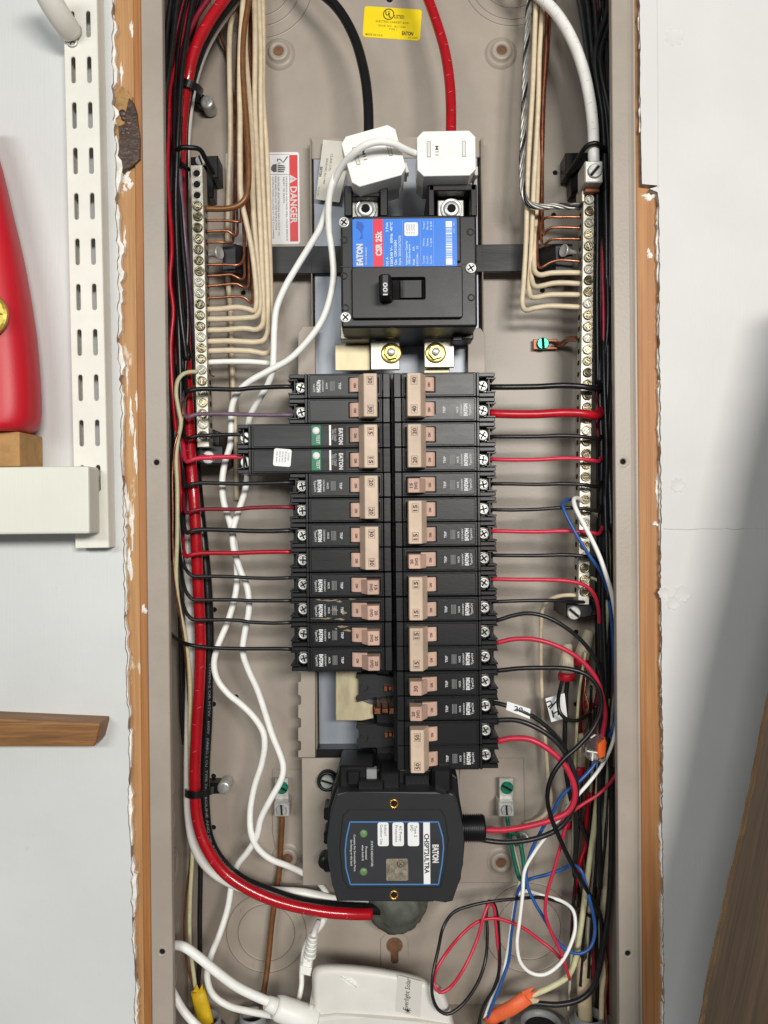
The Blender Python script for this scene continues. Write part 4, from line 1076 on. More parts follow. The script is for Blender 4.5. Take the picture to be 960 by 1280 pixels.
# upper lug housings and lugs
for x0, x1, top in ((430, 485, 232), (535, 596.5, 230)):
    mb = MB(BLACKM)
    w = 10.5 if x0 == 430 else 8.5
    pbox(mb, x0, top, x0 + w, 270, 13, 70, .8); pbox(mb, x1 - w, top, x1, 270, 13, 70, .8)
    pbox(mb, x0 + 1, top + (8 if x0 == 430 else .5), x1 - 1, top + (14 if x0 == 430 else 8), 16 if x0 == 430 else 13, 70, .7)
    pbox(mb, x0 + w - 1, top + 8, x1 - w + 1, 270, 62, 72, .3); mb.build('lug_housing', mbk)
    cx = 457 if x0 == 430 else 564
    mb = MB(ALU); pbox(mb, cx - 17, 250, cx + 16, 272, 26, 60, .7); lg = mb.build('lug', mbk)
    c = U(cx, 262, 26); mb = MB(STEEL, HOLE_SHADE)
    mb.lathe([(8.4, 26), (8.2, 24.6), (7.2, 24.4), (6.6, 25.6), (6.2, 24.2), (5.0, 23.4), (3.4, 23.4)], c.x, c.z, 26)
    mb.prism(circ(c.x, c.z, 3.4, 6), 23.6, 25, 0, 1); mb.build('set_screw', lg)

# ---------------------------------------------------------------- current sensors clipped on the feeders
def ct_clamp(label, cx, cy, rot, w, h):
    d0 = -2.0
    c = U(cx, cy, d0); s_ = mp(d0)
    t = thing('current_sensor', label, 'current sensor', (c.x, 40, c.z), 'white clip-on current sensors')
    W, H = w * s_, h * s_
    ch = 4.6
    def oct_(W, H, ch): return [(-W / 2 + ch, -H / 2), (W / 2 - ch, -H / 2), (W / 2, -H / 2 + ch), (W / 2, H / 2 - ch), (W / 2 - ch, H / 2), (-W / 2 + ch, H / 2), (-W / 2, H / 2 - ch), (-W / 2, -H / 2 + ch)]
    M = Matrix.Translation((c.x, 0, c.z)) @ Matrix.Rotation(-math.radians(rot), 4, 'Y')
    mb = MB(WHITEP); mb.prism(oct_(W, H, ch), d0, 20, .7, 0, M, 2); mb.build('front_half', t)
    mb = MB(WHITEP); mb.prism(oct_(W - 1.6, H - 1.6, ch), 20, 42, .5, 0, M); mb.build('rear_half', t)
    mb = MB(IVORYP)
    for sx in (-.30, .30):
        mb.box(sx * W - 1.2, sx * W + 1.2, d0 - .25, d0 + .2, -H * .17 + 3, H * .17 + 3, .15, 0, M)
    mb.build('latch_slot', t)
    mb = MB(INKG)
    for sx in (-.30, .30):
        for zz in (-H * .17 + 3, H * .17 + 3): mb.box(sx * W - 1.3, sx * W + 1.3, d0 - .3, d0, zz - .15, zz + .15, 0, 0, M)
        for xx in (-1.25, 1.25): mb.box(sx * W + xx - .12, sx * W + xx + .12, d0 - .3, d0, -H * .17 + 3, H * .17 + 3, 0, 0, M)
    mb.build('slot_outline', t)
    mb = MB(IVORYP); mb.box(W / 2 - .2, W / 2 + 2.2, 4, 12, -H * .42, -H * .22, .4, 0, M); mb.box(W / 2 - .2, W / 2 + 1.6, 12, 24, -H * .38, H * .1, .4, 0, M); mb.build('hinge_clip', t)
    mb = MB(INKG)
    qx = M @ Vector((-.16 * W, 0, 2)); mb.text('M11', qx.x, qx.z, 2.6, d0 - .1, rot - 90, w=7, bold=.01); mb.build('marking', t)
    mb = MB(WHITEP); 
    for k in range(3):
        qx = M @ Vector((.02 * W + k * 3.4, 0, 2.5)); mb.text(('SCT', 'L-0', '100A')[k], qx.x, qx.z, 2.4, d0 - .12, rot - 90)
    mb.build('embossed_marking', t)
    return t
ct_clamp('white current sensor tilted on the black feeder cable', 467, 194.5, 15, 70, 65)
ct_clamp('upright white current sensor on the red feeder cable', 558, 191.5, 0.5, 73, 56)

# ---------------------------------------------------------------- branch breakers
FB = 20.0
UB = mp(FB)
PITCH_B = 19.05
XCL = U(489.5, 640, FB).x; XCR = U(493.2, 640, FB).x
ZTOP = U(491, 465.5, FB).z
def breaker(col, first, poles, amp, kind, label, gf=False, scuff=0):
    """col -1 left, +1 right; first = pole index from the top; poles 1 or 2"""
    o_ = -1 if col < 0 else 1
    X0 = XCL if col < 0 else XCR
    def X(u): return X0 + o_ * u
    zc = [ZTOP - (first + k + .5) * PITCH_B for k in range(poles)]
    t = thing('circuit_breaker', label, 'circuit breaker', (X(40), 70, sum(zc) / poles), 'branch circuit breakers')
    rot = -90 if col < 0 else 90
    ulen = 107.0 if gf else 63.5
    def bx(mb, u0, u1, y0, y1, z0, z1, bev=.4, mi=0):
        mb.box(min(X(u0), X(u1)), max(X(u0), X(u1)), y0, y1, z0, z1, bev, mi)
    hp = PITCH_B / 2 - .22
    for k, z in enumerate(zc):
        mb = MB(BLACKP if not gf else BLACKQ)
        bx(mb, .4, 6, FB + 1.0, 70, z - hp, z + hp, .5)
        bx(mb, 6.2, ulen, FB + .6, 70, z - hp, z + hp, .6)
        bx(mb, 7.4, ulen - 1.6, FB, FB + 1.2, z - hp + 1.1, z + hp - 1.1, .45)
        pb = mb.build('pole_body', t); pb.rotation_euler = ((RND() - .5) * .008, 0, (RND() - .5) * .008)
        # terminal end
        te = 80.0 - 2.0 if not gf else ulen + 11
        mb = MB(BLACKP)
        bx(mb, ulen + .05, ulen + 2.2, FB + .9, 70, z - hp, z + hp, .4)
        for sg in (-1, 1):
            bx(mb, ulen + 2, te, FB + 3 + (RND() * .8), 62, z + sg * 7.0 - .85 if sg > 0 else z - hp, z + hp if sg > 0 else z - 7.0 + .85, .5)
            bx(mb, ulen + 8, te + .8, FB + 5, 50, z + sg * 5.2 - .7, z + sg * 5.2 + .7, .3)
        bx(mb, ulen + 2, te - 1, FB + 15, 62, z - 6.5, z + 6.5, .3)
        bx(mb, te - 5, te - 3.6, FB + 6, 60, z - 6.2, z + 6.2, .3)
        mb.build('terminal_housing', t)
        su = ulen + 5.4
        mb = MB(TIN); bx(mb, su - 4.6, su + 4.2, FB + 12.5, FB + 15.2, z - 4.6, z + 4.6, .4); mb.build('pressure_plate', t)
        o = inst(SCR_TERM if not gf else SCR_SLOT, 'terminal_screw', (X(su), FB + 9.6, z - .3), t, RND() * 1.5)
        if gf: o.scale = (.78, .78, .78)
    # handle
    random.seed(first * 31 + (7 if col > 0 else 0))
    wob = (RND() - .5) * .6
    for k, z in enumerate(zc):
        mb = MB(PINKTAN)
        prof = [(19.5, FB + 2), (19.5, FB - 4.5), (24.0, FB - 3.4), (29.6, FB - 1.6), (31.2, FB - .4), (31.4, FB + 2)]
        mb.xprism([(X(u), yv) for u, yv in prof], z - 5.4, z + 5.4, .4); tab = mb.build('handle_tab', t)
        mb = MB(INKBROWN); mb.text('ON', X(27.0), z - .6, 1.9, FB - 2.9, rot, w=3.4, bold=.04)
        for v in mb.bm.verts:                       # follow the slope of the tab
            u = (v.co.x - X0) * o_; v.co.y = FB - 3.55 + (u - 24.0) * .32 - .12
        mb.build('marking', tab)
        mb = MB(HOLE_SHADE); bx(mb, 8.6, 32.2, FB - .06, FB + .2, z - 6.2, z + 6.2, 0); mb.build('handle_slot', t)
    top = FB - 14.0
    h = 5.4 if poles == 1 else None
    z0, z1 = zc[-1] - 5.6 + wob, zc[0] + 5.6 + wob
    if poles == 1: z0, z1 = zc[0] - 5.6 - .8, zc[0] + 5.2 - .8
    else: z0, z1 = zc[-1] - 6.6, zc[0] + 6.6
    mb = MB(TAN if poles == 2 else PINKTAN)
    prof = [(9.8, FB - 2), (10.2, top), (20.0, top - .3), (24.2, FB - 4.6), (24.4, FB - 2)] if poles == 2 else [(9.6, FB + 1), (10.2, top + 2.5), (18.6, top + 2), (23.6, FB - 4.2), (23.8, FB + 1)]
    mb.xprism([(X(u), yv) for u, yv in prof], z0, z1, .45)
    hd = mb.build('handle_tie' if poles == 2 else 'handle', t)
    mb = MB(INKBROWN); ty = (top - .25 if poles == 2 else top + 2.2) - .18
    um = 15.2 if poles == 2 else 14.4
    if poles == 2:
        for z in (zc[0] + 1.2, zc[-1] - 1.2):
            mb.text(amp, X(um), z, 3.0, ty, rot, w=4.6, bold=.03)
            for uu in (um - 2.3, um + 2.3): mb.box(min(X(uu - .1), X(uu + .1)), max(X(uu - .1), X(uu + .1)), ty, ty + .06, z - 3.1, z + 3.1)
            for zz in (z - 3.1, z + 3.1): mb.box(min(X(um - 2.3), X(um + 2.3)), max(X(um - 2.3), X(um + 2.3)), ty, ty + .06, zz - .1, zz + .1)
    elif kind == 'SWD':
        mb.text(amp, X(um - 2.0 if col < 0 else um - 2.0), zc[0] - 1, 2.2, ty, rot, w=3.6, bold=.03); mb.text('SWD', X(um + 1.6), zc[0] - 1, 2.3, ty, rot, w=5.8, bold=.03)
    else: mb.text(amp, X(um), zc[0] - 1, 3.0, ty, rot, w=4.6, bold=.02)
    mb.build('marking', hd)
    # printing on the face
    py_ = FB - .1
    z = zc[0] if col < 0 else zc[-1]
    if not gf:
        mb = MB(INKW, INKDIM)
        if kind != 'blank':
            for dz in ([0]):
                zz = z - .4
                mb.text('TypeCH', X(58.2), zz, 1.6, py_, rot, w=8.6, bold=.01, mi=0); mb.text('EATON', X(54.9), zz, 2.7, py_, rot, w=9.4, bold=.07, mi=0); mb.text('120/240V', X(51.6), zz, 1.2, py_, rot, w=9.0, bold=.01, mi=0)
                mb.text('HACR', X(48.6), zz, 1.5, py_, rot, w=4.8, bold=.01, mi=0)
                mb.text('TRIP', X(38.6), zz, 1.9, py_, rot, w=5.2, bold=.02, mi=0)
                for uu in (42.6, 43.6, 44.6, 45.6): bx(mb, uu, uu + .55, py_, py_ + .05, zz - 3.6, zz + 3.6, 0, 1)
            mb.build('print', t)
    else:
        mb = MB(TESTG); mbx = MB(LABELW); mk = MB(INKB, INKW); msil = MB(ALU); mt_ = MB(INKW)
        for z in zc:
            bx(mb, 53.0, 61.0, FB - 1.2, FB + 1, z - 8, z + 8, .5)
            mbx.lathe([(2.8, FB - 1.1), (2.75, FB - 1.45), (0, FB - 1.5)], X(57.0), z + 3.6, 16)
            mt_.text('TEST', X(55.6), z - 3.0, 2.4, FB - 1.3, rot, w=7.0, bold=.02)
            bx(mk, 34.5, 45.4, FB - .35, FB + .2, z - 8.4, z + 8.6, .1, 0)
            bx(msil, 45.6, 47.2, FB - .5, FB + .3, z - 7.6, z + 7.8, .1)
            mk.text('EATON', X(38.2), z - .8, 3.0, FB - .42, rot, w=12.5, bold=.045, mi=1)
            for j, tx in enumerate(('Arc Fault', 'Type CAFGF', '120V 60Hz')): mk.text(tx, X(42.0 + j * 1.25), z + .4, .9, FB - .42, rot, w=10 - j, mi=1)
        mb.build('test_button', t); mbx.build('button_dot', t); mk.build('face_label', t); msil.build('silver_strip', t); mt_.build('lettering', t)
        mq = MB(LABELW); q = U(353, 572, FB); mq.prism(rrect(q.x, q.z, 22 * UB, 22 * UB, 1.6, 4, -5), FB - .3, FB - .05); stk = mq.build('white_sticker', t)
        mq = MB(INKG)
        for j, tx in enumerate(('LISTED', 'CIRCUIT BREAKER', 'AND ARC FAULT', 'ISSUE NO', 'AB-2041')): mq.text(tx, q.x + 4.6 - j * 2.2, q.z + .6, 1.1, FB - .36, -95, w=8.5 if j else 6, bold=.01)
        mq.build('print', stk)
    return t
breaker(-1, 0, 2, '30', '', 'two-pole breaker with tan 30 tie handle, topmost in left column')
breaker(-1, 2, 2, '15', '', 'long two-pole breaker with green TEST buttons and white sticker', gf=True)
breaker(-1, 4, 2, '20', '', 'two-pole breaker with 20 tie handle just below the green-button breaker')
breaker(-1, 6, 2, '30', '', 'two-pole breaker with 30 tie handle, lowest two-pole in left column')
breaker(-1, 8, 1, '15', 'SWD', 'single-pole 15 SWD breaker, fourth from the bottom of left column')
b9 = breaker(-1, 9, 1, '20', 'SWD', 'single-pole 20 SWD breaker with plaster smears, third from bottom of left column')
b10 = breaker(-1, 10, 1, '20', 'SWD', 'single-pole 20 SWD breaker, second from bottom of left column')
breaker(-1, 11, 1, '20', 'SWD', 'single-pole 20 SWD breaker, lowest in left column')
breaker(1, 0, 2, '40', '', 'two-pole breaker with 40 tie handle, topmost in right column')
breaker(1, 2, 2, '20', '', 'two-pole breaker with 20 tie handle, second in right column')
breaker(1, 4, 1, '15', 'SWD', 'single-pole 15 SWD breaker in right column under the 20 tie handle')
breaker(1, 5, 2, '15', '', 'two-pole 15 breaker between the two SWD breakers of right column')
breaker(1, 7, 1, '20', 'SWD', 'single-pole 20 SWD breaker in the middle of right column')
breaker(1, 8, 2, '15', '', 'two-pole 15 breaker, upper of the adjacent pair in right column')
breaker(1, 10, 2, '15', '', 'two-pole 15 breaker, lower of the adjacent pair in right column')
breaker(1, 12, 1, '30', '', 'single-pole 30 breaker in right column')
breaker(1, 13, 1, '20', 'SWD', 'single-pole 20 SWD breaker just above the 50 tie handle')
breaker(1, 14, 2, '50', '', 'two-pole breaker with 50 tie handle, lowest in right column')
# plaster dust smeared over the third and second lowest breakers of the left column
for k, (x, yy, w, h) in enumerate(((412, 750.5, 34, 2.6), (424, 752, 10, 3), (405, 773, 30, 2.4), (425, 774, 16, 3), (418, 762, 12, 6), (430, 766, 8, 7), (440, 749, 10, 2), (398, 749.5, 8, 2))):
    lump(x, yy, w, h, FB + .02, SMEAR, b9, 'plaster_smear', seed=50 + k, t=.12)
for k, (x, yy, w, h) in enumerate(((428, 783.5, 16, 4), (434, 788, 14, 3), (420, 786, 5, 3))):
    lump(x, yy, w, h, FB + .02, SMEAR, b10, 'plaster_smear', seed=70 + k, t=.12)
random.seed(5)

# ---------------------------------------------------------------- mounting plate and surge protector
mb = MB(TAUPE_D); pbox(mb, 377, 948, 575, 1105, 66, 68, .5); a, b_ = U(377, 948, 66), U(575, 948, 66); 
mpo = mb.build('mounting_plate'); tag(mpo, 'taupe metal plate behind the black surge protector', 'plate')
c = U(409, 977, 60); mb = MB(BLACKM); mb.lathe([(8.4, 66), (8.4, 60), (7.6, 59), (6.2, 59), (5.8, 61)], c.x, c.z, 22); mb.build('screw_grommet', mpo)
inst(screw_mesh('plate_screw', 5.4, 3.4, 'slot', STEEL), 'screw', (c.x, 61, c.z), mpo, .3)
spd = thing('surge_protector', 'charcoal surge protector box with blue-edged label and two green lights', 'surge protector', U(495, 1130, 66))
G = 6.0
sg_ = mp(G)
def spx(pts, d): return pxpoly(pts, d)
body = [(421, 992), (437, 990), (545, 990), (552, 993), (558, 994.5), (563, 991), (567, 993), (572, 1005), (579, 1035), (581, 1055), (579, 1080), (572, 1108), (566, 1127), (556, 1129), (552, 1125), (546, 1124), (541, 1128), (421, 1127), (415, 1105), (410, 1075), (409, 1050), (412, 1020)]
mb = MB(SPDM); mb.prism(spx(body, G), G, 26, 1.4, seg=2); mb.build('front_cover', spd)
rear = [(424, 962), (452, 962), (560, 962), (572, 972), (574, 995), (582, 1040), (576, 1100), (566, 1122), (424, 1122), (412, 1090), (408, 1050), (410, 1010)]
mb = MB(BLACKM); mb.prism(spx([(x + (x - 495) * .0, yy) for x, yy in rear], 26), 26, 66, 1.5, seg=2); mb.build('rear_case', spd)
# upper connector block with clips
mb = MB(BLACKM); pbox(mb, 424, 957, 468, 992, 20, 60, 1.5); pbox(mb, 434, 964, 450, 982, 15, 30, 1.0); pbox(mb, 447, 976, 480, 993, 12, 30, 1.0); pbox(mb, 475, 966, 500, 992, 15, 40, 1.2); pbox(mb, 505, 968, 538, 990, 22, 40, 1.2); pbox(mb, 540, 960, 566, 996, 14, 50, 2.5); mb.build('connector_block', spd)
mb = MB(PVCG); pbox(mb, 458, 962, 471, 974, 16, 24, .5); mb.build('grey_clip', spd)
mb = MB(BLACKM); 
for yy in (1010, 1040, 1075): pbox(mb, 404.5, yy, 414, yy + 16, 30, 50, 1.2)
c = U(407, 1078, 40); mb.lathe([(6, 50), (6, 40), (5, 38.5), (0, 38.5)], c.x, c.z, 18); mb.build('side_clip', spd)
inner = [(428, 1020), (436, 1012), (551, 1012), (557, 1022), (561, 1050), (557, 1082), (551, 1110), (436, 1111), (428, 1100), (424, 1060)]
mb = MB(SPDM); mb.prism(spx(inner, G - 1), G - 1.0, G + 1, .8); mb.build('label_frame', spd)
film = [(436, 1026), (549, 1026), (555, 1046), (556, 1060), (554, 1080), (549, 1107), (437, 1107), (431, 1085), (430, 1063), (432, 1045)]
YF = G - 1.2
mb = MB(SPDF); mb.prism(spx(film, YF), YF, YF + .3); fi = mb.build('label', spd)
mb = MB(BLUELINE)
P = [U(x, yy, YF - .1) for x, yy in [(437.5, 1027.5), (548, 1027.5), (553.5, 1047), (554.5, 1060), (552.5, 1080), (548, 1105.5), (438, 1105.5), (432.5, 1085), (431.5, 1063), (433.5, 1045), (437.5, 1027.5)]]
for A_, B_ in zip(P, P[1:]):
    dv = (B_ - A_).normalized(); nv = Vector((-dv.z, 0, dv.x)) * .45
    mb.poly([A_ - nv, B_ - nv, B_ + nv, A_ + nv])
mb.build('blue_outline', fi)
a, b_ = U(529, 1028, YF), U(538, 1105, YF); mb = MB(LABELW); mb.box(a.x, b_.x, YF - .12, YF - .02, b_.z, a.z); mb.build('white_band', fi)
for x0, x1 in ((509.5, 524), (490.5, 505), (472, 486)):
    a, b_ = U(x0, 1028, YF), U(x1, 1057.5, YF); mb = MB(LABELW); mb.prism(rrect((a.x + b_.x) / 2, (a.z + b_.z) / 2, b_.x - a.x, a.z - b_.z, 1.6), YF - .12, YF - .02); mb.build('white_tab', fi)
mb = MB(INKB, INKW)
def st_(t, x, yy, h, w, bold=.0, mi=0):
    q = U(x, yy, YF); mb.text(t, q.x, q.z, h * sg_, YF - .2, -90, w=w * sg_, bold=bold, mi=mi)
st_('CHSPT2ULTRA', 533.5, 1067, 5.8, 50, .03); st_('Type 2', 519.6, 1039, 3.4, 14); st_('SPD', 514.6, 1035, 3.4, 8)
st_('AC Power', 500.8, 1042, 3.4, 20); st_('Protection', 495.6, 1042, 3.4, 21); st_('Indoor/', 482, 1038, 3.4, 14); st_('Outdoor Use', 476.8, 1043, 3.4, 25)
st_('EATON', 544.5, 1067, 7.0, 23, .06, 1)
st_('STATUS INDICATORS', 465, 1067, 2.6, 32, .012, 1); st_('Protected', 458, 1066, 2.6, 16, .012, 1); st_('when both lit', 453.6, 1066, 2.6, 20, .012, 1); st_('Contains No Serviceable Parts', 443.5, 1066, 2.4, 46, .01, 1); st_('See Rating on this back', 439.4, 1066, 2.4, 33, .01, 1)
mb.build('print', fi)
for yy in (1042, 1089.5):
    c = U(454.5, yy, YF); mb = MB(LEDG); mb.lathe([(5.0 * sg_, YF), (4.9 * sg_, YF - .5), (3.6 * sg_, YF - 1.1), (0, YF - 1.4)], c.x, c.z, 22); mb.build('green_light', spd)
q = U(496.5, 1087, YF); mb = MB(LABELS, INKB, INKG); mb.prism(rrect(q.x, q.z, 27.5 * sg_, 27.5 * sg_, 1.2), YF - .25, YF - .05)
a = U(500.8, 1079.6, YF); mb.lathe([(4.6 * sg_, YF - .3), (4.6 * sg_, YF - .32), (3.9 * sg_, YF - .32), (3.9 * sg_, YF - .3)], a.x, a.z, 22, 1, smooth=False); mb.text('UL', a.x, a.z, 3 * sg_, YF - .34, -90, mi=1, bold=.02)
for k, t in enumerate(('LISTED', 'SURGE PROTECTIVE', 'DEVICE TYPE 2', 'E316410')):
    a = U(492.5 - k * 2.6, 1086, YF); mb.text(t, a.x, a.z, 1.3 * sg_, YF - .32, -90, w=(16, 22, 20, 14)[k] * sg_, mi=2)
mb.build('foil_sticker', spd)
for x, yy in ((492.5, 1004.5), (492.5, 1118.5)):
    c = U(x, yy, G); mb = MB(GOLD, HOLE_SHADE); mb.lathe([(3.6, G + .2), (3.5, G - .7), (2.8, G - .9), (2.2, G - .3), (1.9, G + .5)], c.x, c.z, 18); mb.lathe([(2.2, G - .15), (0, G - .15)], c.x, c.z, 12, 1); mb.build('brass_insert', spd)
# threaded conduit nipple on the right
c = U(580, 1035, 30); mb = MB(BLACKM)
prof = [(0, 0)]
pr = []
for k in range(12): pr += [(9.6, k * 1.45), (10.6, k * 1.45 + .5), (9.6, k * 1.45 + 1.0)]
pr += [(9.4, 18), (7.4, 18), (7.2, 10), (0, 10)]
M = Matrix.Translation((c.x - 2, 30, c.z)) @ Matrix.Rotation(math.radians(-90), 4, 'Z')
mb.lathe([(r, yv) for r, yv in pr], 0, 0, 26, 0, M); mb.build('threaded_nipple', spd)

# ---------------------------------------------------------------- ground lugs
def ground_lug(label, x, y0, group='ground lugs'):
    d = 86
    t = thing('ground_lug', label, 'ground lug', U(x, y0 + 40, BD), group)
    mb = MB(ALU); pbox(mb, x - 9, y0, x + 9, y0 + 26, d, d + 3, .5); pbox(mb, x - 9, y0 + 24, x + 9, y0 + 32, d + 3, d + 10, .5); mb.build('lug_strap', t)
    mb = MB(ALU); pbox(mb, x - 10, y0 + 30, x + 10, y0 + 48, d - 8, d + 10, .8); mb.build('lug_block', t)
    inst(SCR_GREEN, 'green_screw', U(x + .5, y0 + 11, d), t, .5)
    o = inst(SCR_SLOT, 'set_screw', U(x, y0 + 39, d - 8), t, 1.5); o.scale = (.85, .85, .85)
ground_lug('aluminium ground lug with green screw left of the surge protector', 352, 973)
ground_lug('aluminium ground lug with green screw right of the surge protector', 633, 973)
gt = thing('ground_clip', 'copper ground clip with green screw near the right terminal bar', 'ground clip', U(682, 430, BD))
mb = MB(COPPER_D); a, b_ = U(666.5, 424, 92), U(697, 436.5, 92)
mb.plate([(a.x, b_.z), (b_.x, b_.z), (b_.x, a.z), (a.x, a.z)], [rrect((a.x + b_.x) / 2 + 5, (a.z + b_.z) / 2, 7, 4.2, 1.5)], 92, 94.4, .4); mb.build('clip', gt)
o = inst(SCR_GREEN, 'green_screw', U(678, 430, 92), gt, 1.5)
mb = MB(COPPER); mb.tube(path([(694, 430.5, 92), (702, 430, 88), (709, 424.5, 76), (716, 423.5, 64), (726, 424, 53)]), 2.4, 10); mb.build('wire_tail', gt)
# small chromed clamp beside the green wires
mb = MB(STEEL); mb.tube(path([(646, 1043, 90), (656, 1042, 88), (660, 1048, 86), (655, 1056, 86), (648, 1056, 88)]), 1.8, 8)
tag(mb.build('steel_clip'), 'small bent steel clip behind the green wires', 'clip')
# duct seal putty under the surge protector
mb = MB(PUTTY); b = bmesh.new(); bmesh.ops.create_icosphere(b, subdivisions=4, radius=1)
c = U(497, 1132, 72)
random.seed(4)
from mathutils import noise as mnoise
for v in b.verts:
    k = 1 + .2 * mnoise.noise(v.co * 2.0) + .12 * abs(mnoise.noise(v.co * 4.5)) + .04 * mnoise.noise(v.co * 13.0)
    v.co = Vector((c.x + v.co.x * 25 * k, 80 + v.co.y * 18 * k, c.z + v.co.z * 24 * k))
mb._absorb(b, 0, None, True); tag(mb.build('duct_seal'), 'lump of grey-green duct seal putty below the surge protector', 'putty')
# cable clamps screwed to the back
def clamp(label, strap_pts, wpx, scx, scy, blk, wd):
    t = thing('cable_clamp', label, 'cable clamp', U(scx, scy, BD), 'black cable clamps')
    mb = MB(BLACKM); ribbon(mb, path(strap_pts, 1.5), wd, wpx * mp(50), 1.3); mb.build('strap', t)
    mb = MB(BLACKM); mb.prism(pxpoly(blk, 84), 84, BD - 1, 1.0); mb.build('anchor', t)
    c = U(scx, scy, 80); mb = MB(STEEL); mb.lathe([(5.6, BD - 2), (5.6, 82.2), (5.2, 81.3), (3.4, 80.9), (0, 80.8)], c.x, c.z, 20)
    mb.box(c.x - .6, c.x + .6, 80.4, 81.4, c.z - 3.8, c.z + 3.8, .2, 0, None); mb.build('screw', t)
clamp('black cable clamp with zinc screw near the top left red cable', [(223, 97, 62), (224, 100, 46), (228, 102, 38.5), (235, 104, 37), (242, 107, 39.5), (247, 110, 46), (251, 114, 60), (252, 118, 82)], 9, 258, 126, [(238, 114), (247, 114), (255, 118), (262, 126), (256, 134), (244, 128), (238, 121)], (.38, 0, 1))
clamp('black cable clamp with zinc screw near the lower left red cable', [(232, 990, 58), (233, 992, 46), (237, 993.5, 40), (244, 994, 38.5), (252, 993, 41), (258, 991, 47), (263, 989, 52), (267, 987, 82)], 9, 279, 986, [(250, 986), (258, 979), (272, 979), (279, 985), (276, 992), (262, 993), (252, 994)], (.05, 0, 1))
# ---------------------------------------------------------------- heavy feeder cables
wire('thick black feeder cable arching down into the left white sensor', [(345, -60, 70), (385, -22, 62), (420, 8, 54), (442, 45, 46), (455, 90, 38), (460, 130, 32), (461, 170, 28), (461, 215, 30), (459, 250, 38)], 12.5, BLACKC, 'feeder_cable', 'cable', seg=16, wob=.1)
wire('thick red feeder cable dropping into the upright white sensor', [(515, -55, 62), (530, -15, 56), (543, 20, 50), (555, 60, 44), (562, 105, 36), (564, 150, 30), (563, 200, 28), (562, 240, 34)], 13, REDC, 'feeder_cable', 'cable', seg=16, wob=.2, ticks=13)
wire('thick white neutral cable arching to the lug on right terminal bar', [(628, -50, 66), (665, -12, 58), (692, 14, 52), (713, 46, 46), (728, 82, 40), (737, 120, 36), (741.5, 160, 34), (742, 195, 34), (743, 206, 36)], 14, WHITEC, 'neutral_cable', 'cable', seg=16, wob=.25, ticks=9)
wire('stripped dark copper end of the white neutral cable above its lug', [(742, 192, 33.5), (743, 203, 35)], 11.5, COPPER_D, 'conductor_end', 'conductor')
big_red = [(312, -60, 52), (285, -8, 48), (260, 30, 44), (242.5, 66, 42), (234.5, 100, 43), (229, 135, 50), (226, 180, 58), (226, 230, 66), (227, 290, 70), (229, 345, 68), (231, 400, 62), (233, 452, 56), (235, 500, 52), (237, 560, 46), (241, 610, 42), (245, 660, 42), (248, 730, 44), (250, 800, 46), (249, 850, 46), (246, 920, 46), (244, 985, 46), (247, 1028, 44), (258, 1060, 42), (280, 1090, 42), (312, 1112, 42), (350, 1128, 44), (400, 1139, 46), (440, 1142, 50), (464, 1142.5, 54)]
wire('thick glossy red cable running down the left side and curving under surge protector', big_red, 14, REDC, 'service_cable', 'cable', seg=18, wob=.35, ticks=17)
blk = [(322, -60, 64), (295, -8, 60), (273, 22, 57), (256, 50, 55), (245, 78, 56), (237, 108, 60), (230, 150, 68), (229, 230, 76), (231, 330, 78), (234, 420, 74), (238, 500, 70), (243, 570, 64), (248, 625, 58), (254, 680, 56), (259, 740, 56), (261, 800, 56), (260, 850, 56), (259, 900, 56), (256, 960, 56), (256, 1010, 54), (261, 1048, 54), (275, 1075, 54), (300, 1098, 54), (335, 1114, 54), (375, 1127, 56), (415, 1133, 60), (460, 1136, 66), (485, 1138, 72)]
bko = wire('thick black printed cable alongside the thick red cable at lower left', blk, 13, BLACKC, 'service_cable', 'cable', seg=16, wob=0)
wht = [(330, -60, 76), (304, -12, 73), (285, 12, 71), (265, 42, 69), (250, 74, 68), (240, 108, 69), (234, 150, 72), (231, 195, 80), (230, 260, 86), (231, 360, 86), (232, 480, 84), (233, 600, 76), (235, 700, 68), (237, 760, 66), (238, 830, 64), (237, 900, 62), (236, 970, 62), (237, 1020, 60), (244, 1058, 60), (262, 1086, 62), (300, 1108, 64), (335, 1114, 66), (380, 1117, 68), (425, 1127, 72), (470, 1134, 76)]
wire('thick white cable half hidden behind the red and black cables at left', wht, 12.5, WHITEC, 'service_cable', 'cable', seg=16, wob=0)
# white lettering printed along the black cable
P = path(blk, 2.0)
cum = [0.0]
for a, b_ in zip(P, P[1:]): cum.append(cum[-1] + (b_ - a).length)
def along(sv):
    lo = 0
    for i in range(len(cum) - 1):
        if cum[i + 1] >= sv: lo = i; break
    t = (sv - cum[lo]) / max(1e-6, cum[lo + 1] - cum[lo]); p = P[lo].lerp(P[lo + 1], t)
    tg_ = (P[min(lo + 3, len(P) - 1)] - P[max(lo - 2, 0)]).normalized(); return p, tg_
mb = MB(INKDIM); rad = 13 / 2 * mp(57) + .12
def on_cable(s0, off):
    def fn(a, b_):
        p, tg_ = along(s0 + a); side = tg_.cross(Vector((0, -1, 0))).normalized(); nrm = side.cross(tg_).normalized()
        if nrm.y > 0: nrm = -nrm
        up = tg_.cross(nrm).normalized()
        if up.x < 0 and abs(up.x) > abs(up.z): up = -up
        elif up.z < 0 and abs(up.z) >= abs(up.x): up = -up
        th = (b_ + off) / rad; return p + nrm * rad * math.cos(th) + up * rad * math.sin(th)
    return fn
def s_at(ypx):
    z = U(300, ypx, 56).z
    best = min(range(len(P)), key=lambda i: abs(P[i].z - z)); return cum[best]
s0 = s_at(1112) if True else 0
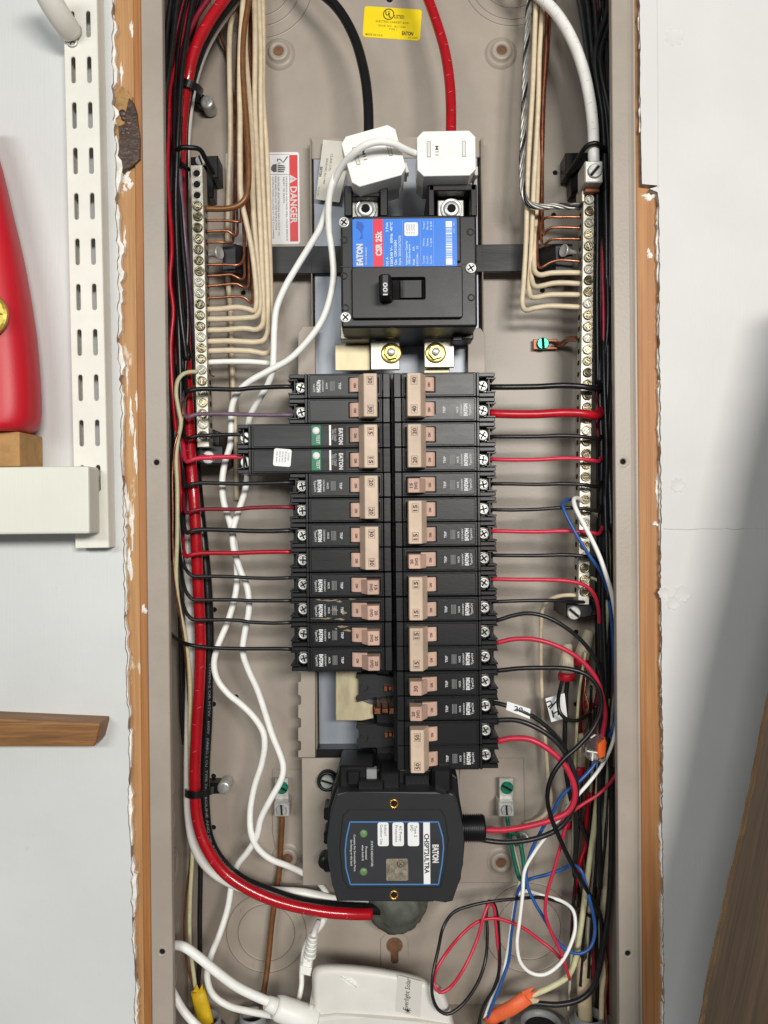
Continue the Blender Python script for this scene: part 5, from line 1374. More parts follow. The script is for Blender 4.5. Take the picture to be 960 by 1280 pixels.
for t, yy, w in (('THWN-2 OR MTW  600V  (UL)', 880, 70), ('AWG 2 CU  TYPE THHN', 960, 46), ('GASOLINE AND OIL RESISTANT II', 1040, 76)):
    mb.text(t, 0, 0, 1.9, 0, 0, w=w, bold=.0, fn=on_cable(s_at(yy), 2.4))
sB = s_at(1096)
mb.text('TYPE MTW OR THWN-2 OR THHN', 0, 0, 2.6, 0, 0, w=62, bold=.0, fn=on_cable(sB + 8, 0.4)); mb.text('600V  (UL)  E33124  AWG 2', 0, 0, 2.6, 0, 0, w=52, bold=.0, fn=on_cable(sB + 76, 0.8))
mb.build('printed_text', bko)

# ---------------------------------------------------------------- left bundle: feeds of the left breakers
def up_left(k, y_from, xo, do):
    """run of one wire of the left bundle from y_from up past the top of the frame"""
    key = [(-60, 246), (0, 230), (60, 219), (130, 214), (200, 213), (300, 216), (400, 221), (500, 226), (600, 229), (700, 229), (800, 226)]
    r = []
    for yy, x in key[::-1]:
        if yy < y_from - 22:
            f = 1.0 if yy > 60 else 1.25
            r.append((x + xo * f + 1.6 * math.sin(yy * .021 + k * 1.9), yy, do + 4 * math.sin(yy * .013 + k)))
    return r
LW = [  # y at breaker, y where it turns, colour, thickness, x offset in bundle, depth in bundle, label
    (483.5, 487, BLACKW, 5.0, 12, 44, 'black wire to the upper pole of the top left 30 breaker'),
    (518.5, 519, LILAC, 4.4, 9, 58, 'grey-lilac wire to the lower pole of the top left 30 breaker'),
    (543, 545, BLACKW, 4.2, 4, 40, 'black wire to the upper pole of the green-button breaker'),
    (571, 574, PINKW, 5.0, -3, 66, 'pinkish red wire to the lower pole of the green-button breaker'),
    (603, 605, BLACKW, 4.4, -6, 46, 'black wire to the left breaker just below the green-button breaker'),
    (634, 637.5, REDD, 4.4, 0, 52, 'dark red wire to the left two-pole 20 breaker'),
    (663, 663.5, BLACKW, 5.0, 6, 66, 'black wire to the upper pole of the lower left 30 breaker'),
    (690, 692, REDW, 5.0, -2, 62, 'bright red wire to the lower pole of the lower left 30 breaker'),
    (722, 722, BLACKW, 4.0, -9, 36, 'black wire to the left column 15 SWD breaker, curving in from above'),
    (751, 750.5, BLACKW, 4.0, -4, 60, 'black wire to the smeared 20 SWD breaker in left column'),
    (778, 776.5, BLACKW, 4.0, -12, 52, 'black wire to the second lowest breaker of left column'),
]
for i, (yb, yt_, m, dia, xo, do, lab) in enumerate(LW):
    xe = 303 if i in (2, 3) else 364
    p = [(xe + 7, yb, 34), (xe - 2, yb, 30), (xe - 22, yb + .4, 29), (xe - 55, yb + (yt_ - yb) * .5, 29.5)] + ([(300, yt_ - .6, 30)] if i not in (2, 3) else []) + [(266, yt_ - 1.2, 29), (250, yt_ - 1, 28.5)]
    if i < 8:
        p += [(241, yt_ + .5, 28), (234, yt_ + 3, 29), (230.5 if i != 0 else 234, yt_ - 1, 33), (229 if i else 232, yt_ - 16, 40)]
    else:
        p += [(241, yt_ - 1.5, 28), (234, yt_ - 8, 29), (229.5, yt_ - 18, 32)]
    p += up_left(i, yt_, xo, do)
    wire(lab, p, dia, m, group=None, wob=.35)
wire('black wire to the lowest breaker of the left column', [(372, 812, 34), (362, 811.5, 30), (330, 811, 29), (290, 810, 29), (255, 808, 29), (236, 805, 30), (226, 801, 34), (219, 797, 44), (212, 790, 56), (206, 776, 66), (203, 700, 70), (204, 500, 60), (206, 300, 60), (206, 100, 60), (220, -50, 60)], 4.2, BLACKW)
# the rest of the bundle along the left wall
BL = 'one of the plain black wires bundled along the left wall of the box'
for i, (m, dia, pts) in enumerate([
    (BLACKW, 5.6, [(234, -50, 26), (222, 4, 24), (217, 50, 22), (211, 92, 20), (206, 118, 19), (202, 150, 20), (200, 220, 30), (202, 400, 40), (206, 520, 46), (210, 620, 50), (213, 700, 54)]),
    (BLACKW, 5.8, [(222, -50, 34), (213, 4, 34), (208, 44, 34), (207, 90, 33), (207, 140, 32), (205, 210, 34), (206, 300, 36), (208, 380, 34), (210, 450, 34), (211, 520, 36), (213, 580, 40), (214, 640, 46)]),
    (BLACKW, 6.0, [(256, -50, 40), (240, 4, 36), (232, 50, 33), (227, 96, 31), (224, 150, 30), (221, 200, 31), (219, 250, 33), (221, 310, 34), (224, 360, 34), (228, 410, 36), (233, 450, 40)]),
    (BLACKW, 6.0, [(246, -50, 56), (234, 4, 52), (225, 60, 48), (221, 120, 44), (217, 180, 42), (214, 240, 40), (218, 300, 38), (221, 360, 38), (223, 420, 40), (226, 480, 42), (228, 560, 46), (230, 640, 52)]),
    (REDW, 4.6, [(262, -50, 34), (238, 10, 44), (226, 60, 44), (212, 110, 40), (210, 170, 38), (210, 220, 37), (213, 270, 36), (214.5, 310, 34), (212, 352, 33), (216, 388, 33), (213.5, 432, 33), (215, 470, 34), (218, 512, 36), (221, 550, 40), (226, 620, 44), (228, 680, 46)]),
    (REDD, 4.4, [(268, -50, 66), (246, 6, 62), (228, 60, 60), (219, 110, 60), (217, 170, 62), (216, 240, 64), (219, 330, 60), (224, 400, 56), (228, 460, 58), (230, 540, 60)]),
    (BLACKW, 4.2, [(228, -50, 72), (217, 10, 70), (211, 70, 70), (209, 150, 70), (210, 260, 72), (212, 380, 74), (214, 500, 76), (216, 640, 78), (218, 760, 80), (222, 850, 80), (230, 930, 80)]),
    (BLACKW, 4.2, [(262, -50, 76), (240, 10, 76), (230, 70, 78), (225, 150, 80), (222, 260, 82), (223, 400, 84), (225, 520, 84), (228, 700, 86)]),
    (BLACKW, 4.0, [(238, -50, 88), (228, 20, 88), (220, 100, 90), (217, 220, 92), (218, 380, 92), (220, 540, 92), (222, 700, 92), (224, 900, 92)]),
    (BLACKW, 6.0, [(270, -50, 60), (252, 2, 58), (240, 40, 56), (232, 86, 54), (227, 130, 52), (224, 200, 50), (222, 280, 48), (226, 350, 46), (231, 410, 46), (236, 448, 48)]),
]): wire(BL if m is BLACKW else {4: 'bright red wire waving down among the black wires of the left bundle', 5: 'dark red wire deep among the black wires of the left bundle'}[i], pts, dia, m, 'bundled_wire', group='wires bundled along the left wall', wob=.4)
wire('medium red wire hugging the left edge of the thick red cable at top', [(292, -60, 44), (266, -10, 42), (249, 16, 40), (237, 40, 38), (230, 62, 38), (227, 90, 41), (226, 130, 46), (222, 190, 52), (220, 260, 60)], 6.0, REDD)
wire('grey-lilac wire passing behind the left terminal bar', [(222, 150, 44), (224, 200, 44), (227, 240, 44), (230, 279, 46), (233, 318, 50), (236, 349, 58), (240, 390, 66), (244, 440, 72)], 5.0, LILAC)
wire('yellowed cream wire leaving the left terminal bar and running down the left side', [(252, 465.5, 46), (243, 465, 40), (231, 467, 33), (223, 475, 29), (220.5, 490, 27), (223, 510, 27), (226, 528, 28), (222, 549, 29), (219.5, 570, 29), (221, 610, 29), (222, 674, 30), (221, 721, 31), (224, 758, 33), (230, 790, 36), (234, 820, 40), (237, 860, 46), (238, 920, 54), (238, 1000, 60), (240, 1056, 62), (238, 1121, 64), (238, 1176, 64), (244, 1234, 62)], 4.6, CREAMY)
wire('bare copper wire twisted beside the yellowed cream wire at left', [(249, 476, 48), (240, 486, 44), (229, 505, 34), (227.5, 530, 31), (219, 552, 27), (215.5, 585, 28), (216.5, 640, 29), (217, 690, 30), (220, 740, 31), (226, 780, 34), (231, 815, 38), (236, 870, 48), (240, 960, 60), (241, 1040, 64), (238, 1080, 66), (233, 1121, 66), (230, 1162, 66), (233, 1203, 66), (243, 1237, 64)], 2.6, COPPER)
wire('black wire rising from the yellow cable sheath at lower left', [(247, 1236, 66), (249.5, 1190, 68), (250, 1148, 70), (251, 1100, 72), (250, 1050, 74), (243, 980, 78), (236, 900, 80), (229, 800, 80)], 5.4, BLACKW)
wire('black cable along the left wall beneath the thin copper', [(232, 930, 66), (229, 880, 62), (226, 820, 60), (224, 760, 58)], 4.6, BLACKW)
ys = thing('yellow_sheath', 'yellow cable sheath end poking from the left conduit fitting', 'cable sheath', U(252, 1270, 62))
mb = MB(YELLOWJ); a = U(247, 1238, 62); b_ = U(257, 1276, 62); mb.tube(spline([a, a.lerp(b_, .5) + Vector((.5, -1, 0)), b_, b_ + Vector((1, 2, -14))]), [6.0, 6.2, 6.4] + [6.4] * 60, 12, flat=.6) if False else mb.tube([a, a.lerp(b_, .3), a.lerp(b_, .7), b_, b_ + Vector((1, 2, -12))], [5.8, 6.3, 6.5, 6.4, 6.4], 14, flat=.6)
mb.prism(pxpoly([(241, 1240), (246, 1231), (249, 1238), (253, 1230), (254, 1242)], 58), 58, 58.8); mb.build('sheath', ys)

# ---------------------------------------------------------------- neutrals and grounds to the left bar
CR_ = 'cream neutral wire'
LN = [
    ('cream wire bending into the left terminal bar, first below the coppers', [(256, 387, 49), (275, 386, 49), (298, 383.5, 50), (311, 386, 52), (318, 388, 54), (320.5, 380, 56), (319, 350, 57), (314, 310, 56), (307, 275, 54), (302, 250, 52), (300.5, 200, 52), (300, 150, 54), (299, 110, 56), (300, 60, 58), (303, 20, 60), (308, -50, 62)]),
    ('cream wire bending into the left terminal bar, second below the coppers', [(256, 399, 49), (280, 399, 50), (305, 398, 51), (319, 396, 54), (324, 388, 57), (323.5, 350, 60), (320, 300, 60), (316.5, 250, 60), (315, 200, 60), (313.5, 155, 62), (310, 100, 64), (307, 60, 66), (306, 20, 68), (308, -50, 70)]),
    ('cream wire bending into the left terminal bar, third below the coppers', [(256, 413, 49), (280, 412, 50), (306, 410, 51), (321, 411.5, 54), (328, 406, 57), (329.5, 380, 60), (327, 320, 62), (324, 260, 62), (321.5, 200, 63), (319, 130, 66), (318.5, 60, 70), (317, -50, 74)]),
    ('cream wire bending into the left terminal bar, fourth below the coppers', [(256, 427, 49), (290, 427, 50), (318, 428, 52), (329, 426, 55), (334.5, 417, 58), (335, 390, 62), (333, 330, 64), (330, 260, 66), (327, 190, 68), (325, 120, 72), (325.5, 60, 76), (322, -50, 80)]),
    ('cream wire bending into the left terminal bar, lowest of the cream group', [(256, 439, 49), (285, 437.5, 50), (315, 439, 53), (331, 442, 56), (338, 438, 60), (339, 410, 64), (338, 340, 68), (336, 260, 70), (333, 190, 72), (329, 120, 76), (329, 60, 80), (326, -50, 84)]),
]
for lab, p in LN: wire(lab, p, 6.0, CREAM, group='cream wires to the left terminal bar', wob=.35)
wire('short white-insulated wire stub reaching the left terminal bar', [(256, 453, 49), (262, 453, 49), (285, 452.5, 50), (315, 452.5, 52), (336, 454, 56), (350, 456, 60)], 6.0, WHITEW)
wire('cream wire hanging down the back, leftmost of the cream wires', [(312, -60, 84), (299, 0, 82), (290, 26, 80), (287, 60, 78), (287, 110, 78), (288, 180, 82), (286, 250, 88), (284, 310, 90), (284, 345, 91), (287.5, 385, 91), (290, 440, 92), (292, 500, 92), (294, 560, 92), (296, 625, 93)], 6.0, CREAM)
wire('cream wire in the left group ending beside the brown ground wire', [(318, -60, 74), (310, 0, 72), (307, 40, 72), (308, 80, 72), (312, 120, 74), (315, 170, 76), (317, 230, 78), (320, 300, 80)], 4.6, CREAM)
wire('heavy brown ground wire curving into the left terminal bar', [(256, 261, 48), (270, 261, 48), (286, 260.5, 48), (298, 257, 48), (306, 249, 48), (309.5, 236, 49), (310, 200, 50), (308.5, 160, 52), (306, 120, 54), (304, 80, 56), (305, 40, 58), (310, 5, 60), (318, -50, 64)], 6.4, BROWNW, seg=12)
for k, (yb, p, lab) in enumerate([
    (276, [(256, 276, 49), (275, 275.8, 49), (290, 276.6, 50), (299, 277.5, 51), (301, 268, 56), (300, 230, 66), (298, 170, 72), (296, 110, 76), (302, -50, 84)], 'first'),
    (289, [(256, 289.5, 49), (275, 288.5, 49), (286, 289, 50), (293, 295, 52), (297, 293, 56), (297, 270, 64), (295, 230, 72), (293, 170, 78), (290, 110, 84), (283, 65, 88), (274, 34, 90), (280, -50, 92)], 'second'),
    (303, [(256, 303, 49), (280, 302.5, 50), (290, 303, 54), (292, 295, 60), (292, 260, 70), (293, 200, 78), (295, 120, 84), (300, -50, 90)], 'third'),
    (331, [(256, 331, 49), (280, 331, 50), (297, 331.5, 51), (303, 326, 54), (304, 300, 60), (303, 250, 68), (305, 190, 76), (303, 120, 82), (306, -50, 88)], 'fourth'),
    (345, [(256, 345, 49), (275, 344, 49), (290, 343, 50), (300, 348.5, 51), (304.5, 347, 54), (305.5, 320, 60), (307, 260, 68), (306, 190, 78), (309, 100, 84), (312, -50, 90)], 'fifth'),
    (358, [(256, 358, 49), (280, 356.5, 49), (298, 356, 50), (307, 361, 52), (311, 357, 56), (311, 320, 62), (309, 260, 70), (311, 180, 80), (313, 80, 86), (316, -50, 90)], 'sixth'),
    (372, [(256, 373, 49), (275, 371.5, 49), (300, 370, 50), (308, 373, 51), (313.5, 379, 53), (315.5, 370, 57), (313, 320, 66), (312, 250, 74), (314, 160, 82), (318, -50, 90)], 'seventh')]):
    wire(f'bare copper ground wire in the left bar, {lab} below the brown wire', p, 3.0, COPPER if k % 2 else COPPER, group='bare copper grounds at the left bar', seg=8)
for k, (x, y) in enumerate(((262, 468), (262, 482))):
    wire(('upper', 'lower')[k] + ' tiny copper wire end poking from the left terminal bar', [(256, y, 49), (262, y + .5, 50), (268, y + 3, 52)], 1.6, COPPER_D, 'wire_end', 'wire end', 'copper wire ends at the left bar', seg=6)

# ---------------------------------------------------------------- neutrals and grounds to the right bar
wr_pts = [(668, -60, 70), (662, -5, 64), (659, 40, 60), (656.5, 90, 58), (655, 140, 57), (653, 190, 56), (652.5, 225, 55), (655, 245, 54), (662, 255, 53), (675, 258.5, 52), (695, 257.5, 51), (712, 258.5, 49), (726, 256, 47)]
Pm = path(wr_pts, 2.0)
sw = thing('stranded_wire', 'twisted grey stranded wire turning into the right terminal bar', 'wire', Pm[0])
for sidx in range(5):
    mb = MB(GREYST if sidx % 2 == 0 else BLACKW if sidx == 3 else GREYST); Q = []
    for i, p in enumerate(Pm):
        tg_ = (Pm[min(i + 1, len(Pm) - 1)] - Pm[max(i - 1, 0)]).normalized(); n1 = tg_.cross(Vector((0, -1, 0))).normalized(); n2 = tg_.cross(n1)
        a = i * 2.0 * .16 + sidx * 2 * math.pi / 5; Q.append(p + (n1 * math.cos(a) + n2 * math.sin(a)) * 1.55)
    mb.tube(Q, 1.05, 7); mb.build('strand', sw)
for lab, p in [
    ('cream wire into the right terminal bar, lowest and outermost bend', [(728, 384, 49), (705, 383.5, 49), (685, 383, 50), (667, 385.5, 52), (657.5, 387.5, 55), (653.5, 381, 58), (654.5, 350, 60), (657, 300, 60), (659, 240, 60), (661.5, 190, 60), (664.5, 130, 60), (667, 70, 62), (670, 10, 64), (674, -50, 68)]),
    ('cream wire into the right terminal bar, second from the lowest bend', [(728, 368.5, 49), (705, 368, 49), (687, 368.5, 50), (672, 371.5, 52), (664, 372, 55), (661, 365, 58), (662.5, 330, 62), (665.5, 280, 64), (668, 230, 64), (670, 190, 64), (672, 130, 65), (674, 70, 66), (678, 20, 68), (684, -50, 72)]),
    ('cream wire into the right terminal bar, third from the lowest bend', [(728, 355, 49), (705, 354, 49), (690, 354.5, 50), (676, 357.5, 52), (668, 358, 55), (664.5, 350, 58), (664.5, 310, 66), (667, 260, 70), (668.5, 200, 72), (668, 130, 74), (671, 60, 76), (676, -50, 80)]),
    ('cream wire into the right terminal bar, uppermost bend', [(728, 341, 49), (705, 340.5, 49), (688, 341.5, 50), (676, 344, 52), (670, 341, 55), (668, 330, 60), (669, 290, 70), (671, 230, 76), (673, 170, 78), (676, 80, 80), (682, -50, 84)])]:
    wire(lab, p, 5.6, CREAM, group='cream wires to the right terminal bar')
for k, (lab, p) in enumerate([
    ('uppermost', [(728, 271.5, 49), (700, 271, 49), (686, 271, 50), (679, 274, 54), (677.5, 285, 58), (677, 300, 62), (677, 240, 74), (680, 160, 78), (683, 60, 80), (686, -50, 84)]),
    ('second', [(728, 285, 49), (700, 284.5, 49), (688, 285.5, 50), (682, 290, 53), (679.5, 293.5, 57), (678, 280, 64), (678, 220, 76), (678, 140, 82), (684, -50, 88)]),
    ('third', [(728, 299, 49), (700, 298.5, 49), (688, 299, 50), (682, 304, 53), (679, 307, 57), (676.5, 295, 64), (675, 230, 78), (679, 140, 84), (688, -50, 90)]),
    ('lowest', [(728, 327, 49), (712, 326, 49), (698, 326, 50), (687, 329.5, 52), (677, 335.5, 54), (673.5, 332, 58), (672, 310, 64), (673, 250, 76), (677, 170, 84), (684, 80, 88), (690, -50, 92)])]):
    wire(f'bare copper ground wire in the right bar, {lab} of four', p, 3.0, COPPER, group='bare copper grounds at the right bar', seg=8)
wire('dull copper wire running straight down beside the right cream wires', [(692, -60, 74), (684, 0, 72), (682, 60, 72), (679, 120, 74), (678, 180, 76), (677, 240, 80), (676, 300, 84)], 4.6, COPPER_D)

# ---------------------------------------------------------------- feeds of the right breakers
def up_right(k, y_from, xo, do):
    key = [(-60, 742), (0, 748), (80, 754), (180, 757), (300, 757), (420, 756), (540, 755), (660, 755), (740, 754)]
    return [(x + xo + 1.4 * math.sin(yy * .019 + k * 2.1), yy, do + 4 * math.sin(yy * .012 + k)) for yy, x in key[::-1] if yy < y_from - 18]
RW = [
    (484, 482.5, BLACKW, 6.4, 2, 42, 'thick black wire to the upper pole of the top right 40 breaker'),
    (517, 517, REDW, 10.5, -2, 62, 'thick red wire to the lower pole of the top right 40 breaker'),
    (546, 545, BLACKW, 4.4, 6, 38, 'black wire to the upper pole of the right two-pole 20 breaker'),
    (574, 574, PINKW, 4.4, -6, 58, 'faded red wire to the lower pole of the right two-pole 20 breaker'),
    (605, 605, BLACKW, 4.0, 0, 66, 'black wire to the right column 15 SWD breaker'),
    (637, 636, BLACKW, 4.0, 8, 52, 'black wire to the right column breaker beside the blue wire bend'),
    (664, 664, PINKW, 4.4, -3, 44, 'faded red wire crossing under the blue and white wires at right'),
    (694, 695, BLACKW, 4.0, 4, 72, 'black wire to the right column 20 SWD breaker in the middle'),
]
for i, (yb, yt_, m, dia, xo, do, lab) in enumerate(RW):
    p = [(610, yb, 34), (620, yb, 30), (640, yb + .3, 29), (672, (yb + yt_) / 2 + .4, 29.5), (705, yt_ - .8, 29), (728, yt_ + .3, 28), (741, yt_ + 2.2, 30), (748, yt_ + 3, 34), (752, yt_ - 4, 40), (754, yt_ - 20, do)] + up_right(i, yt_ - 10, xo, do)
    wire(lab, p, dia, m, wob=.35)
wire('faded red wire arching past the lower end of the right terminal bar', [(610, 724, 34), (620, 724, 30), (645, 724, 29), (680, 724, 29), (712, 726, 28), (732, 732, 29), (744, 745, 34), (749, 765, 40), (750, 800, 50), (752, 860, 58), (748, 930, 62)], 4.4, PINKW)
wire('black wire running straight to the foot of the right terminal bar', [(610, 752, 34), (620, 752, 30), (650, 751.5, 29), (690, 751, 30), (712, 751.5, 34), (728, 752, 42), (742, 752, 54), (750, 740, 62), (754, 700, 66)], 4.0, BLACKW)
wire('black wire arching over below the right terminal bar', [(610, 775, 34), (621, 775.5, 30), (640, 769.5, 27), (660, 766, 25), (680, 769.5, 24), (702, 781, 24), (725, 800, 26), (742, 822, 30), (752, 845, 36), (758, 880, 44), (762, 940, 50), (764, 1010, 56)], 4.6, BLACKW)
wire('faded red wire arching down into the clear lever connector', [(610, 804, 34), (621, 803.5, 30), (643, 799.5, 27), (668, 800, 25), (698, 808.5, 24), (724, 823, 24), (744, 845, 25), (754, 872, 27), (757, 895, 29), (753.5, 918, 31), (752, 930, 32)], 5.2, PINKW)
wire('black wire arching past the connector and looping back over the red lead', [(610, 838, 34), (621, 838, 30), (645, 835, 27), (680, 834.5, 25), (712, 836.5, 23), (735, 845, 22), (749, 862, 22), (752, 884, 22), (743, 908, 22), (724, 930, 21), (704, 948, 20), (690, 968, 20), (684, 992, 22), (688, 1018, 24), (700, 1048, 26), (715, 1080, 30), (731, 1108, 36), (742, 1128, 44), (750, 1145, 52), (752, 1180, 60), (748, 1210, 66)], 5.0, BLACKW)
tagw = wire('black wire carrying a white tape flag marked 20', [(610, 880, 34), (620, 879, 30), (632, 882, 27), (655, 890, 25), (676, 902, 26), (696, 921, 28), (709, 942, 32), (716, 966, 38), (719, 1000, 46), (720, 1040, 54), (719, 1090, 62)], 5.0, BLACKW)
wire('black lead curving from the 50 breaker down to the surge protector', [(610, 901, 34), (621, 900, 30), (645, 899.5, 27), (668, 908, 25), (690, 923, 24), (706, 942, 24), (717, 965, 25), (721, 990, 26), (716, 1012, 27), (703, 1032, 28), (682, 1044, 28), (655, 1051, 28), (628, 1053, 29), (608, 1051, 30), (590, 1046, 32)], 5.6, BLACKW)
wire('red lead curving from the 50 breaker down to the surge protector', [(610, 928, 34), (621, 927, 30), (640, 923.5, 27), (662, 924.5, 25), (685, 936, 24), (704, 953, 23.5), (716, 975, 23.5), (719, 996, 24), (711, 1014, 25), (690, 1025, 26), (662, 1033, 27), (630, 1038, 28), (606, 1037.5, 30), (590, 1037, 32)], 6.4, PINKW)
wire('green lead leaving the surge protector nipple', [(590, 1034, 34), (602, 1033, 33), (620, 1035.5, 36), (640, 1041, 46), (652, 1050, 62)], 3.2, GREENW)
# tape flags
mb = MB(LABELW, INKB); p = pxpoly([(634, 876.5), (663, 886), (662, 898.5), (632.5, 887)], 24); mb.prism(p, 23.4, 24.2); fo = mb.build('tape_flag'); tag(fo, 'white tape flag with handwritten 20 on a black wire', 'tape flag', 'handwritten tape flags')
mb = MB(INKB); q = U(648, 886.5, 23.2); mb.text('20', q.x, q.z, 3.8, 23.25, -15, w=7, bold=.02); mb.build('handwriting', fo)
mb = MB(LABELW); p = pxpoly([(681.5, 873), (705.5, 866.5), (709, 897), (689, 902.5)], 60); mb.prism(p, 59.6, 60.2); f2 = mb.build('tape_flag'); tag(f2, 'white tape flag with handwritten strokes hanging beside the black loop', 'tape flag', 'handwritten tape flags')
mb = MB(INKB)
for st in ([(683, 878), (688, 876), (690, 880), (685, 884)], [(687, 886), (699, 873)], [(690, 888), (692, 897)], [(692, 892), (697, 889), (698, 894)], [(699, 885), (701, 893)]):
    mb.tube([U(x, y, 59.45) for x, y in st], .7, 6, flat=.15)
mb.build('handwriting', f2)
# remaining dark bundle on the right wall
BR = 'one of the black wires bundled along the right wall of the box'
random.seed(11)
for i in range(16):
    xo = -10 + 20 * (i % 8) / 7; do = (36, 62, 84)[i % 3] + RND() * 8
    m = BLACKW if i not in (5, 11) else REDD
    yend = (560, 700, 840, 980, 1120)[i % 5]
    x0 = 722 + i * 3.0
    pts = [(x0 - 14, -60, do), (x0 + 2, 0, do), (742 + xo * .8, 70, do), (752 + xo, 150, do), (757 + xo, 260, do), (757 + xo, 380, do + 3)]
    yy = 480
    while yy < yend: pts.append((757 + xo * .9 + 2 * math.sin(yy * .02 + i), yy, do + 3 * math.sin(yy * .015 + i))); yy += 90
    wire(BR if m is BLACKW else {5: 'dark red wire among the black wires along the upper right wall', 11: 'second dark red wire among the black wires along the right wall'}[i], pts, 6.0, m, 'bundled_wire', group='wires bundled along the right wall', seg=8, step=4)
# blue and white control wires at the right bar
blue = [(729, 625, 47), (718, 624.5, 40), (707, 625.5, 32), (702.5, 631, 27), (706, 642, 24), (714, 658, 22), (725, 677, 21), (737, 695, 21), (749, 711, 24), (758, 730, 32), (764, 770, 40), (767, 830, 44), (768, 900, 44), (764, 915, 42), (757, 924, 38)]
wire('blue wire hooked into the right terminal bar and running down', blue, 3.7, BLUEW)
wire('grey-white wire hooked into the right terminal bar beside the blue wire', [(729, 628, 46), (721, 622.5, 36), (716.5, 624, 28), (718, 632, 23), (727, 650, 19), (738, 670, 17), (749, 693, 16), (758, 718, 17), (765, 742, 20), (770, 775, 26), (773, 850, 34), (772, 900, 36)], 5.0, WHITEW)
wire('cream wire hooking out below the right terminal bar and hanging down the back', [(728, 745, 48), (712, 744, 50), (697, 746, 54), (685, 752, 60), (678.5, 763, 66), (676.5, 785, 72), (676, 820, 76), (676.5, 860, 80), (679, 900, 82), (683, 940, 84), (686, 975, 84), (689, 1000, 86), (683, 1015, 88), (668, 1026, 90), (655, 1030, 92)], 4.4, CREAM)
wire('grey-cream cable bending down beside the right flange', [(742, 640, 54), (750, 645, 48), (757, 658, 44), (759.5, 690, 44), (758, 740, 46), (756, 790, 50), (754, 840, 54), (752, 900, 56), (749, 950, 58), (747, 985, 58), (745, 1010, 58), (742, 1041, 58), (737, 1080, 58), (733, 1110, 56), (729, 1140, 54), (724, 1170, 50), (719, 1200, 48), (709, 1220, 46), (690, 1232, 46), (668, 1242, 48), (655, 1248, 50)], 6.4, CREAMY)
wire('thin cream wire leaving the last screws of the right terminal bar', [(738, 722, 46), (746, 725, 46), (753, 734, 48), (756, 750, 52), (757, 790, 60)], 3.6, CREAMY)

# ---------------------------------------------------------------- wire nuts, lever connector
def wirenut(label, x0, y0, x1, y1, w, d, skirt=True):
    A, B = U(x0, y0, d), U(x1, y1, d)          # tip to open end
    t = thing('wire_nut', label, 'wire nut', B, 'tan and red wire nuts')
    ax = (B - A).normalized(); L = (B - A).length; r = w / 2 * mp(d)
    mb = MB(WIREN); mb.tube([A, A + ax * 1.5, A + ax * L * .35, A + ax * L * .36, A + ax * L * .8], [r * .45, r * .66, r * .8, r * .88, r * .98], 14); mb.build('cap', t)
    mb = MB(WIRER); mb.tube([A + ax * L * .78, A + ax * L * .86, B], [r * 1.0, r * 1.12, r * 1.08], 14); mb.build('skirt', t)
    mb = MB(WIREN)
    for a in range(8):
        th = a * math.pi / 4; n1 = ax.cross(Vector((0, 1, 0))).normalized(); n2 = ax.cross(n1); dv = (n1 * math.cos(th) + n2 * math.sin(th)) * r * .86
        mb.tube([A + ax * L * .36 + dv * .95, A + ax * L * .78 + dv * 1.12], .45, 5)
    mb.build('grip_ribs', t)
wirenut('tan and red wire nut joining black wires right of the 15 breakers', 709, 804, 708, 850, 19, 62)
wirenut('tan and red wire nut tilted behind the arched red wire', 737, 787, 724, 832, 19, 72)
wirenut('tan and red wire nut behind the clear lever connector', 727, 916, 723, 968, 15, 82)
wirenut('tan and red wire nut deep behind the looping black wire', 713, 986, 706, 1034, 15, 86)
wirenut('mostly hidden red wire nut between the arched wires', 742, 848, 734, 884, 14, 84)
wire('black wire looping from the first wire nut around the tape flag', [(704, 846, 62), (700, 860, 58), (697.5, 875, 50), (700, 890, 46), (709, 899, 46), (721, 901, 48), (731, 897, 54), (738, 892, 64)], 4.2, BLACKW)
wire('black wire hanging straight from the first wire nut', [(710, 846, 63), (708, 866, 66), (707, 900, 66), (706, 940, 66), (708, 970, 66), (716, 1010, 66), (730, 1040, 66), (738, 1060, 66)], 5.0, BLACKW)
for k, p in enumerate(([(731, 826, 72), (732, 850, 68), (729, 880, 66), (733, 895, 68), (738, 890, 70)], [(734, 828, 74), (730, 860, 70), (735, 885, 66), (729, 897, 68), (733, 940, 72), (731, 1000, 74)])):
    wire(('curled thin copper wire under the tilted wire nut', 'long thin copper wire under the tilted wire nut')[k], p, 2.2, COPPER, seg=7)
wg = thing('lever_connector', 'clear plastic splicing connector with an orange lever', 'lever connector', U(747, 955, 36))
A = [(733.5, 938), (738, 922), (744, 918), (757, 919.5), (760, 927), (757, 951), (752, 955), (736, 951), (732.5, 946)]
mb = MB(CLEARP); mb.prism(pxpoly(A, 26), 26, 40, 1.0); mb.build('housing', wg)
mb = MB(STEEL); mb.prism(pxpoly([(738, 938), (748, 940), (747, 950), (737, 948)], 30), 30, 36, .3); mb.build('contact', wg)
mb = MB(WHITEP)
for pp in ([(733.5, 938), (748, 940.5), (748, 942), (733.5, 939.5)], [(740.5, 939), (742, 939.2), (741, 951), (739.5, 950.8)], [(738, 922), (744, 918), (744.5, 919), (738.8, 923)]): mb.prism(pxpoly(pp, 25.8), 25.6, 27, .1)
mb.build('moulded_ribs', wg)
mb = MB(ORANGE); mb.prism(pxpoly([(747.5, 931), (756.5, 923), (759, 928), (757, 946), (749, 949), (747, 941)], 24.8), 24.8, 32, .8); mb.build('lever', wg)
mb = MB(ORANGE); mb.prism(pxpoly([(751.5, 932), (755.5, 929), (755, 934), (751.5, 937)], 24.4), 24.4, 25, .2); mb.build('lever_grip', wg)

